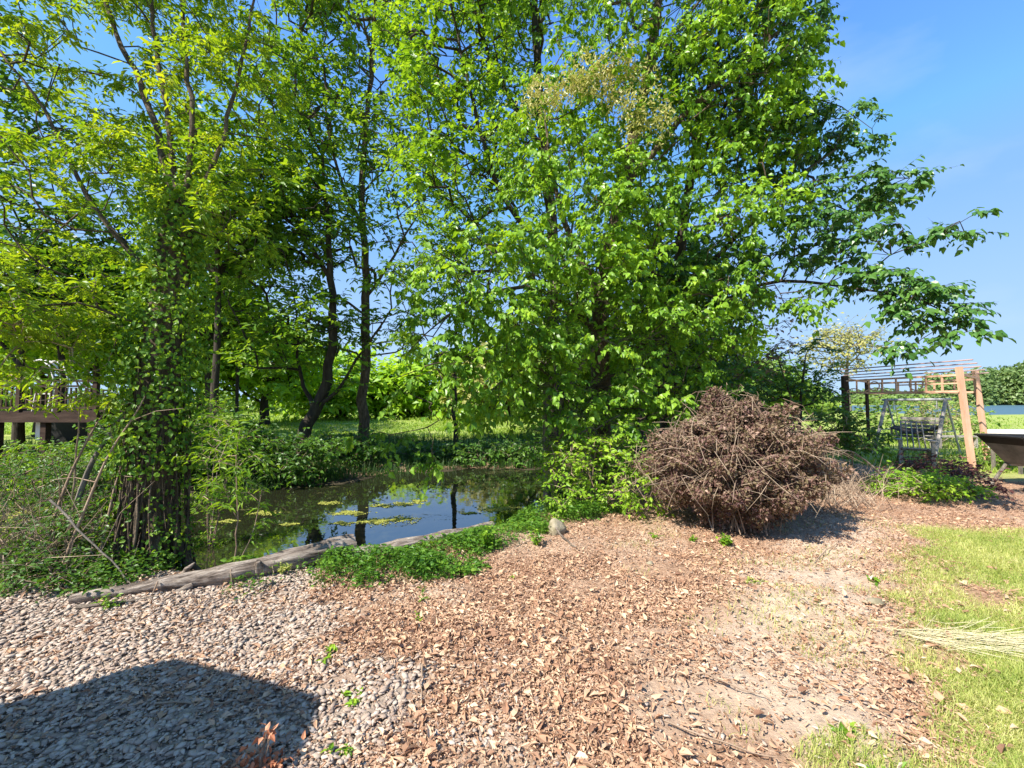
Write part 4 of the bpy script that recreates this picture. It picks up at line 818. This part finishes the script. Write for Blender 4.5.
# grass and herbs on banks and meadow
def far_place(n, fn):
    out = []; tot = 0
    while tot < n:
        y = 1/rng.uniform(1/60., 1/9., n); x = rng.uniform(-1.3, 1.3, n)*y; k = rng.random(n) < fn(x, y); out.append(np.stack([x, y], 1)[k]); tot += k.sum()
    q = np.concatenate(out)[:n]; return q[:, 0], q[:, 1], height(q[:, 0], q[:, 1])
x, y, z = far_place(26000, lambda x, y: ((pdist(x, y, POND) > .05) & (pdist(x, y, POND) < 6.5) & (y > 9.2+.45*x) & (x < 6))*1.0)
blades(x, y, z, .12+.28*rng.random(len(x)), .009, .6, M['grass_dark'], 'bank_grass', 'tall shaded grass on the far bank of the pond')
x, y, z = far_place(52000, lambda x, y: ((y > 17.5-.1*x) & (x < 16))*np.clip(.6+.5*fnoise(x, y, .5, 2), .1, 1))
blades(x, y, z, .05+.13*rng.random(len(x))*(1+1.8*(y > 30)), .0016*y**.85, 1.1, M['meadow'], 'meadow_grass', 'bright sunlit meadow grass beyond the pond')
x, y, z = far_place(9000, lambda x, y: ((x > 8.5) & (y > 9.5) & (x < y*1.25)& (y < 40))*1.0)
blades(x, y, z, .05+.12*rng.random(len(x)), .0022*y**.7, .6, M['meadow'], 'lawn_beyond', 'thin sunlit grass around and beyond the pergola')
# low leafy cover along near bank
BL = np.array([(-2.3, 3.75), (-1.75, 3.9), (-1.2, 3.75), (-.85, 3.75), (-.45, 4.2), (0, 4.75), (.35, 5.15), (.8, 5.6), (1.5, 6.2), (1.0, 7.0), (.35, 6.4), (-.3, 5.45), (-1.15, 4.7), (-1.75, 4.45), (-2.6, 4.15)])
x, y, z = place(17000, -5, 2.5, 3, 8.5, lambda x, y: smoothstep(.12, -.15, pdist(x, y, BL)+.12*fnoise(x, y, 3, 1))*(pdist(x, y, POND) > -.05)*np.where(x < -1.8, .3, 1)*np.clip(.75+.7*fnoise(x, y, 3.4, 3), .25, 1))
n_ = len(x); hh = .02+.15*rng.random(n_)*np.clip(.7+.5*fnoise(x, y, 2, 2), .2, 1.3); mb = MB(); ls = .026*(.5+2.0*rng.random(n_)**2.5); th = rng.random(n_)*6.28
leaves(mb, np.stack([x, y, z+hh], 1), np.stack([np.cos(th), np.sin(th), .25*rng.normal(size=n_)], 1), rng.normal(size=(n_, 3))*.4+[0, 0, 1], ls, ls*.62)
k = n_//3; twigs(mb, np.stack([x, y, z], 1)[:k], np.stack([x, y, z+hh], 1)[:k], .0015, .001)
tag(mb.build('ground_cover', leafmat('cover_leaf', [(.016, .06, .008), (.04, .12, .014), (.08, .19, .024), (.16, .27, .035)], .4)), 'low green leafy ground cover along the near bank', 'ground cover', kind='stuff')
x, y, z = place(7000, -6.5, -3.2, 3, 5.0, lambda x, y: (pdist(x, y, POND) > -.05)*smoothstep(-.1, .2, y-(3.62-.30*(x+3.9))))
n_ = len(x); mb = MB(); ls = .04*(.5+.9*rng.random(n_)); th = rng.random(n_)*6.28; hh = .02+.2*rng.random(n_)**1.5
leaves(mb, np.stack([x, y, z+hh], 1), np.stack([np.cos(th), np.sin(th), .25*rng.normal(size=n_)], 1), rng.normal(size=(n_, 3))*.4+[0, 0, 1], ls, ls*.62)
tag(mb.build('bank_herbs', M['leaf_dark']), 'dark leafy herbs covering the ground left of the vine-clad trunk', 'herbs', kind='stuff')
# algae mats on the pond
mb = MB()
for q, (px, py, s_) in enumerate([(392, 519, .34), (372, 520, .12), (350, 512, .22), (385, 505, .16), (405, 503, .2), (292, 523, .10), (330, 502, .15), (20, 515, .8), (0, 520, .9), (265, 512, .16), (345, 522, .14), (420, 500, .12), (500, 508, .3), (470, 512, .1), (230, 520, .13)]):
    dn = (CAMZ-WZ)*FPX/(py-400); c0 = at(px, 400, dn); k = int(900*min(1.5, s_*2)); u = rng.normal(size=(k, 2))*[.62, .30]*s_; u[:, 1] += .25*s_*np.sin(u[:, 0]/s_*3+q); u[:, 0] += .2*s_*np.sin(u[:, 1]/s_*6)
    Q = np.column_stack([c0[0]+u[:, 0], c0[1]+u[:, 1], np.full(k, WZ+.003)+.004*rng.random(k)]); th = rng.random(k)*6.28; fl = .035*(.4+1.3*rng.random(k))
    leaves(mb, Q, np.stack([np.cos(th), np.sin(th), 0*th], 1), np.array([0, 0, 1.])+rng.normal(size=(k, 3))*.03, fl, fl*.8, True)
tag(mb.build('algae', M['algae']), 'yellow-green algae mats floating on the pond', 'algae', kind='stuff')
# ------------------------------------------------------------------ pergola
PA, PB_, PC = np.array([10.55, 9.9]), np.array([11.95, 10.85]), np.array([9.55, 12.3]); PD = PB_+(PC-PA)
root = empty('pergola', (*PA, 0), 'open peach-painted garden pergola with lattice frieze and thin roof rods', 'pergola')
def p3(q, z): return np.array([q[0], q[1], z])
lean = np.array([-.20, .04])
H = 2.42
for k, (q, wd_, mt) in enumerate(((PA, .105, 'peach'), (PB_, .10, 'peach'), (PC, .14, 'darkwood'), (PD, .07, 'darkwood'))):
    mb = MB(); ln_ = lean if k < 2 else lean*.1; beam(mb, p3(q, gz(*q)-.1), p3(q+ln_, H-.05-.04*k), wd_, wd_*.8, up=(0, 1, .01)); mb.build('post', M[mt], root)
TA, TB, TCc, TD = PA+lean, PB_+lean, PC+lean*.1, PD+lean*.1
mb = MB(); dz = np.array([0, 0, 1.])
a0, a1 = p3(TA, 2.18), p3(TCc, 2.14); b0_, b1 = p3(TA, 1.80), p3(TCc, 1.80)
beam(mb, a0, a1, .05, .045); beam(mb, b0_, b1, .05, .045)
n_ = 8
for q in range(n_+1):
    u = q/n_; beam(mb, a0*(1-u)+a1*u, b0_*(1-u)+b1*u, .03, .03, up=(1, 0, 0))
T = unit(a1-a0)
for (u, r0) in ((.70, .12), (.33, .14)):     # scroll rings
    c0 = (a0*(1-u)+a1*u)*.5+(b0_*(1-u)+b1*u)*.5; th = np.linspace(0, 6.283*(1 if u > .5 else .7), 22)+(0 if u > .5 else 2.6)
    tube(mb, c0+np.cos(th)[:, None]*T*r0+np.sin(th)[:, None]*dz*r0, .015, 6)
for u0, u1 in ((.55, .82), (.82, 1.0)):
    us = np.linspace(0, 1, 10); P = [(b0_*(1-(u0+(u1-u0)*s))+b1*(u0+(u1-u0)*s))+dz*.12*math.sin(s*3.14) for s in us]; tube(mb, P, .013, 6)
beam(mb, (a0+b0_)/2, (a0+b0_)/2*.52+(a1+b1)/2*.48, .03, .03)
mb.build('frieze', M['peach'], root)
mb = MB(); beam(mb, p3(TB, 2.12), p3(TD, 2.10), .05, .05); beam(mb, p3(TB, 1.80), p3(TD, 1.8), .05, .05)
for q in range(7): u = q/6; beam(mb, p3(TB, 2.12)*(1-u)+p3(TD, 2.10)*u, p3(TB, 1.8)*(1-u)+p3(TD, 1.8)*u, .03, .03, up=(1, 0, 0))
beam(mb, p3(TA, 2.2), p3(TB, 2.16), .05, .05); beam(mb, p3(TC_ if False else TCc, 2.2), p3(TD, 2.16), .05, .05)
mb.build('back_frieze', M['peach'], root)
for q in range(5):
    u = q/4; mb = MB(); a = p3(TA*(1-u)+TB*u, H+.09-.24*u); b = p3(TCc*(1-u)+TD*u, H+.05-.24*u); dv = unit(b-a); tube(mb, [a-dv*.25, b+dv*.35], .016, 6); mb.build('roof_rod', M['rod'], root)
# ------------------------------------------------------------------ A-frame swing
Ra, w1 = np.array([12.3, 12.2]), np.array([1.42, .80]); ax = np.array([-.49, .87])*1.35; La = Ra+ax
root = empty('garden_swing', (*((Ra+La)/2), 0), 'grey A-frame garden swing with a bench seat under the pergola', 'swing')
mb = MB(); tube(mb, [p3(Ra-ax*.08, 1.62), p3(La+ax*.08, 1.60)], .035, 8); mb.build('top_bar', M['steel'], root)
for q in (Ra, La):
    for s in (-1, 1):
        mb = MB(); e = q+w1*.62*s; tube(mb, [p3(q, 1.62), p3(e, gz(*e)-.03)], .045 if s < 0 else .025, 8); mb.build('leg', M['greywood'] if s < 0 else M['steel'], root)
    mb = MB(); tube(mb, [p3(q-w1*.34, .70), p3(q+w1*.34, .70)], .015, 6); mb.build('cross_brace', M['steel'], root)
mb = MB(); au = unit(ax); wu = unit(w1); S0, S1 = Ra+ax*.14, Ra+ax*.86
for q in range(6):
    o = wu*(-.25+.1*q); beam(mb, p3(S0+o, .52), p3(S1+o, .52), .08, .025)
mb.build('seat', M['greywood'], root); mb = MB()
for q in range(5):
    o = wu*(.28+.035*q); beam(mb, p3(S0+o, .60+.11*q), p3(S1+o, .60+.11*q), .022, .085)
mb.build('backrest', M['greywood'], root)
for q in (S0, S1):
    mb = MB(); beam(mb, p3(q-wu*.27, .72), p3(q+wu*.33, .76), .05, .03); beam(mb, p3(q-wu*.25, .5), p3(q-wu*.25, .72), .04, .04, up=(1, 0, 0)); mb.build('armrest', M['greywood'], root)
    for s in (-1, 1): mb = MB(); tube(mb, [p3(q+wu*.26*s, .72), p3(q, 1.6)], .008, 5); mb.build('chain', M['steel'], root)
mb = MB(); cs = []                                     # sagging dark cover thrown over the seat
for i_ in range(9):
    for j_ in range(7):
        u, v = i_/8, j_/6; q = S0*(1-u)+S1*u+wu*(-.42+.8*v); cs.append([q[0], q[1], .86-.12*math.sin(3.14*u)+.02*math.sin(9*u+5*v)-.10*abs(v-.5)*2])
mb.add(cs, [[i_*7+j_, i_*7+j_+1, (i_+1)*7+j_+1, (i_+1)*7+j_] for i_ in range(8) for j_ in range(6)])
oc = mb.build('cover', M['canvas'], root, smooth=True); so_ = oc.modifiers.new('thick', 'SOLIDIFY'); so_.thickness = .015
# slatted deck chair leaning in front
q0 = at(912, 400, 10.9)[:2]; root = empty('slatted_chair', (*q0, 0), 'pale weathered slatted wooden chair in front of the swing', 'chair')
ux, uy = np.array([.8, -.6]), np.array([.6, .8])
def c3(a, b_, z): q = q0+ux*a+uy*b_; return np.array([q[0], q[1], z])
mb = MB()
for k in range(5): beam(mb, c3(-.22+.11*k, -.05, .36), c3(-.20+.10*k, .38, 1.02), .085, .02, up=(ux[0], ux[1], .01))
mb.build('backrest', M['greywood'], root); mb = MB()
for k in range(5): beam(mb, c3(-.27, -.50+.11*k, .42-.02*k), c3(.27, -.50+.11*k, .42-.02*k), .09, .02)
mb.build('seat', M['greywood'], root)
for s in (-1, 1):
    mb = MB(); beam(mb, c3(.29*s, -.5, -.02), c3(.29*s, -.5, .60), .09, .025, up=(0, 1, .01)); mb.build('leg', M['greywood'], root)
    mb = MB(); beam(mb, c3(.26*s, -.5, .38), c3(.26*s, .55, -.02), .1, .025); mb.build('leg', M['greywood'], root)
    mb = MB(); beam(mb, c3(.30*s, -.56, .62), c3(.30*s, .22, .60), .12, .025); mb.build('armrest', M['greywood'], root)
# pale low table beyond
q0 = at(952, 400, 14.5)[:2]; root = empty('low_bench', (*q0, 0), 'low pale plank bench on the grass beyond the swing', 'bench')
mb = MB()
for k in range(3): box(mb, (q0[0], q0[1]-.14+.14*k, .38), (1.5, .12, .04))
mb.build('seat', M['greywood'], root)
for s in (-1, 1): mb = MB(); box(mb, (q0[0]+.6*s, q0[1], .17), (.06, .36, .38)); mb.build('leg', M['greywood'], root)
# ------------------------------------------------------------------ wheelbarrow cart at the right edge
q0 = at(1034, 400, 7.9); bx, by = q0[0], q0[1]
root = empty('garden_cart', (bx, by, 0), 'black-rimmed grey dump tub cart standing cut off by the right edge', 'cart')
def tub(xa, xb, ya, yb, z, xs): return [[xa, ya, z], [xb, ya, z], [xb, yb, z], [xa, yb, z]]
top = np.array(tub(bx-.70, bx+.55, by-.38, by+.38, .94, 0)); mid_ = np.array(tub(bx-.58, bx+.50, by-.33, by+.33, .79, 0)); bot = np.array(tub(bx-.30, bx+.38, by-.24, by+.24, .42, 0)); top[1, 2] = top[2, 2] = .92
for nm, lo, hi, mt in (('tub', bot, mid_-[0, 0, .0], 'tubpaint'), ('upper_band', mid_, top, 'black')):
    mb = MB(); V = np.vstack([lo, hi]); F_ = [[i_, (i_+1) % 4, 4+(i_+1) % 4, 4+i_] for i_ in range(4)]
    mb.add(V, F_); ci = (lo.mean(0)+hi.mean(0))/2; V2 = V.copy(); V2[:, :2] = ci[:2]+(V[:, :2]-ci[:2])*.95; mb.add(V2, [f[::-1] for f in F_])
    if nm == 'tub': mb.add(lo, [[3, 2, 1, 0]]); mb.add(V2[:4]+[0, 0, .02], [[0, 1, 2, 3]])
    mb.build(nm, M[mt], root)
mb = MB(); tube(mb, np.vstack([top, top[:1]]), .022, 8); mb.build('rim', M['black'], root)
mb = MB(); beam(mb, (bx-.34, by-.27, .62), (bx+.42, by-.315, .66), .012, .03); mb.build('side_rib', M['greywood'], root)
for s in (-1, 1):
    mb = MB(); tube(mb, [(bx-.28, by+.22*s, .44), (bx-.56, by+.27*s, .0)], .028, 8); mb.build('leg', M['bark_grey'], root)
    mb = MB(); c0 = np.array([bx+.42, by+.36*s, .17]); th = np.linspace(0, 6.283, 25); tube(mb, c0+np.stack([np.cos(th)*.13, 0*th, np.sin(th)*.13], 1), .045, 8, cap=False); wo = mb.build('wheel', M['rubber'], root, smooth=True)
    mb = MB(); tube(mb, [c0-[0, .03, 0], c0+[0, .03, 0]], .09, 14); mb.build('hub', M['steel'], wo)
    bpy.context.view_layer.update()
mb = MB(); beam(mb, (bx-.28, by-.2, .40), (bx+.42, by-.2, .36), .05, .05); beam(mb, (bx-.28, by+.2, .40), (bx+.42, by+.2, .36), .05, .05); beam(mb, (bx+.42, by-.36, .18), (bx+.42, by+.36, .18), .03, .03); beam(mb, (bx+.42, by-.0, .18), (bx+.42, by, .40), .04, .04, up=(1, 0, 0)); mb.build('frame', M['steel'], root)
q0 = at(1024, 400, 9.6)
root = empty('white_crate', (q0[0], q0[1], 0), 'white box-like planter partly hidden behind the black-rimmed cart', 'planter')
mb = MB(); zc = .72
for (cx_, cy_, sx, sy) in ((0, -.30, 1.0, .03), (0, .30, 1.0, .03), (-.485, 0, .03, .57), (.485, 0, .03, .57)): box(mb, (q0[0]+cx_, q0[1]+cy_, zc), (sx, sy, .42))
box(mb, (q0[0], q0[1], .56), (.94, .57, .03)); mb.build('body', M['white'], root)
for sx in (-.45, .45):
    for sy in (-.26, .26): mb = MB(); box(mb, (q0[0]+sx, q0[1]+sy, .25), (.05, .05, .52)); mb.build('leg', M['bark_grey'], root)
# ------------------------------------------------------------------ deck across the water at left
Dd = 11.6; root = empty('wooden_deck', at(20, 400, Dd)*[1, 1, 0], 'dark stained raised wooden deck with railing seen through the leaves at far left', 'deck')
xl, xr = at(-60, 400, Dd)[0], at(98, 400, Dd)[0]; zr, zf = at(0, 381, Dd)[2], at(0, 413, Dd)[2]
mb = MB(); box(mb, ((xl+xr)/2, Dd+1.5, zf), (xr-xl, 3, .05)); mb.build('deck_boards', M['darkwood'], root)
mb = MB(); box(mb, ((xl+xr)/2, Dd-.03, zf-.12), (xr-xl+.06, .05, .26)); mb.build('fascia', M['darkwood'], root)
mb = MB(); box(mb, ((xl+xr)/2, Dd, zr), (xr-xl+.1, .14, .045)); mb.build('handrail', M['darkwood'], root)
mb = MB(); box(mb, ((xl+xr)/2, Dd, zf+.14), (xr-xl, .05, .06)); box(mb, ((xl+xr)/2, Dd, zr-.14), (xr-xl, .04, .05)); mb.build('rail', M['darkwood'], root)
for q in range(5): mb = MB(); xx = xl+.06+(xr-xl-.12)*q/4; box(mb, (xx, Dd+.01, (zr-.02+zf)/2), (.10, .10, zr-zf-.05)); mb.build('rail_post', M['darkwood'], root)
for q in range(30): mb = MB(); xx = xl+.2+(xr-xl-.4)*q/29; box(mb, (xx, Dd-.002, (zr-.16+zf+.14)/2), (.035, .03, zr-zf-.34)); mb.build('baluster', M['darkwood'], root)
for q in range(4):
    for yy in (.1, 2.8): mb = MB(); xx = xl+.2+(xr-xl-.4)*q/3; box(mb, (xx, Dd+yy, (zf-.05+gz(xx, Dd))/2), (.15, .15, zf-.05-gz(xx, Dd)+.1)); mb.build('support_post', M['darkwood'], root)
mb = MB(); x5 = at(32, 400, Dd)[0]; box(mb, (x5, Dd+.3, zf-.5), (.36, .05, .5)); mb.build('skirt_panel', M['white'], root)
mb = MB(); box(mb, ((xl+x5)/2-.2, Dd+2.7, zf-.7), (x5-xl, .08, 1.3)); mb.build('under_deck_shade', M['black'], root)  # black panel put in to stand for the shade under the deck
c0 = at(50, 400, Dd+.8); root = empty('metal_chair', (c0[0], c0[1], zf+.03), 'white bent-tube chair standing on the raised deck', 'chair')
for s in (-.2, .2):
    mb = MB(); y0 = c0[1]+s; z0 = zf+.03
    tube(mb, [(c0[0]+.3, y0, z0), (c0[0]+.32, y0, z0+.45), (c0[0]+.10, y0, z0+.50), (c0[0]-.2, y0, z0+.48), (c0[0]-.28, y0, z0)], .02, 8); mb.build('leg_frame', M['white'], root, smooth=True)
mb = MB(); box(mb, (c0[0]+.03, c0[1], zf+.53), (.46, .44, .03)); mb.build('seat', M['white'], root)
mb = MB()
for s in (-.2, 0, .2): tube(mb, [(c0[0]+.28, c0[1]+s, zf+.5), (c0[0]+.30, c0[1]+s, zf+.95), (c0[0]+.15, c0[1]+s, zf+1.33), (c0[0]-.1, c0[1]+s, zf+1.5), (c0[0]-.28, c0[1]+s, zf+1.46)], .022, 8)
mb.build('backrest', M['white'], root, smooth=True)
# ------------------------------------------------------------------ unseen roof behind-left of the camera, outline shaped to cast the gravel shadow
HS = 2.6; off = SUN_DIR*HS/math.tan(R(SUN_EL))
sh = np.array([(-7.5, -.55), (-2.75, 2.29), (-2.16, 2.66), (-1.62, 2.49), (-1.12, 2.32), (-1.03, 2.0), (-1.10, 1.6), (-3.0, -1.5), (-7.5, -2.5)])+off
root = empty('unseen_shadow_roof', (sh[2][0], sh[2][1], 0), 'unseen flat roof slab on posts, outline shaped to cast the shadow on the gravel', 'canopy')
k = len(sh); mb = MB(); V = np.vstack([np.column_stack([sh, np.full(k, HS)]), np.column_stack([sh, np.full(k, HS+.12)])])
n0 = mb.n; mb.add(V, [[i_, (i_+1) % k, k+(i_+1) % k, k+i_] for i_ in range(k)]); mb.v.append(np.zeros((0, 3))); mb.r.append(np.zeros(0))
mb.f.append(np.array([list(range(k, 2*k))])); mb.f.append(np.array([list(range(k))[::-1]])); mb.build('roof', M['greywood'], root)
for q in ((.55, .25), (-2.0, -1.1)):
    xx, yy = sh[3][0]-q[0]-.1, sh[3][1]-.8+q[1]*.5; mb = MB(); box(mb, (xx, yy, HS/2-.03), (.12, .12, HS)); mb.build('post', M['greywood'], root)
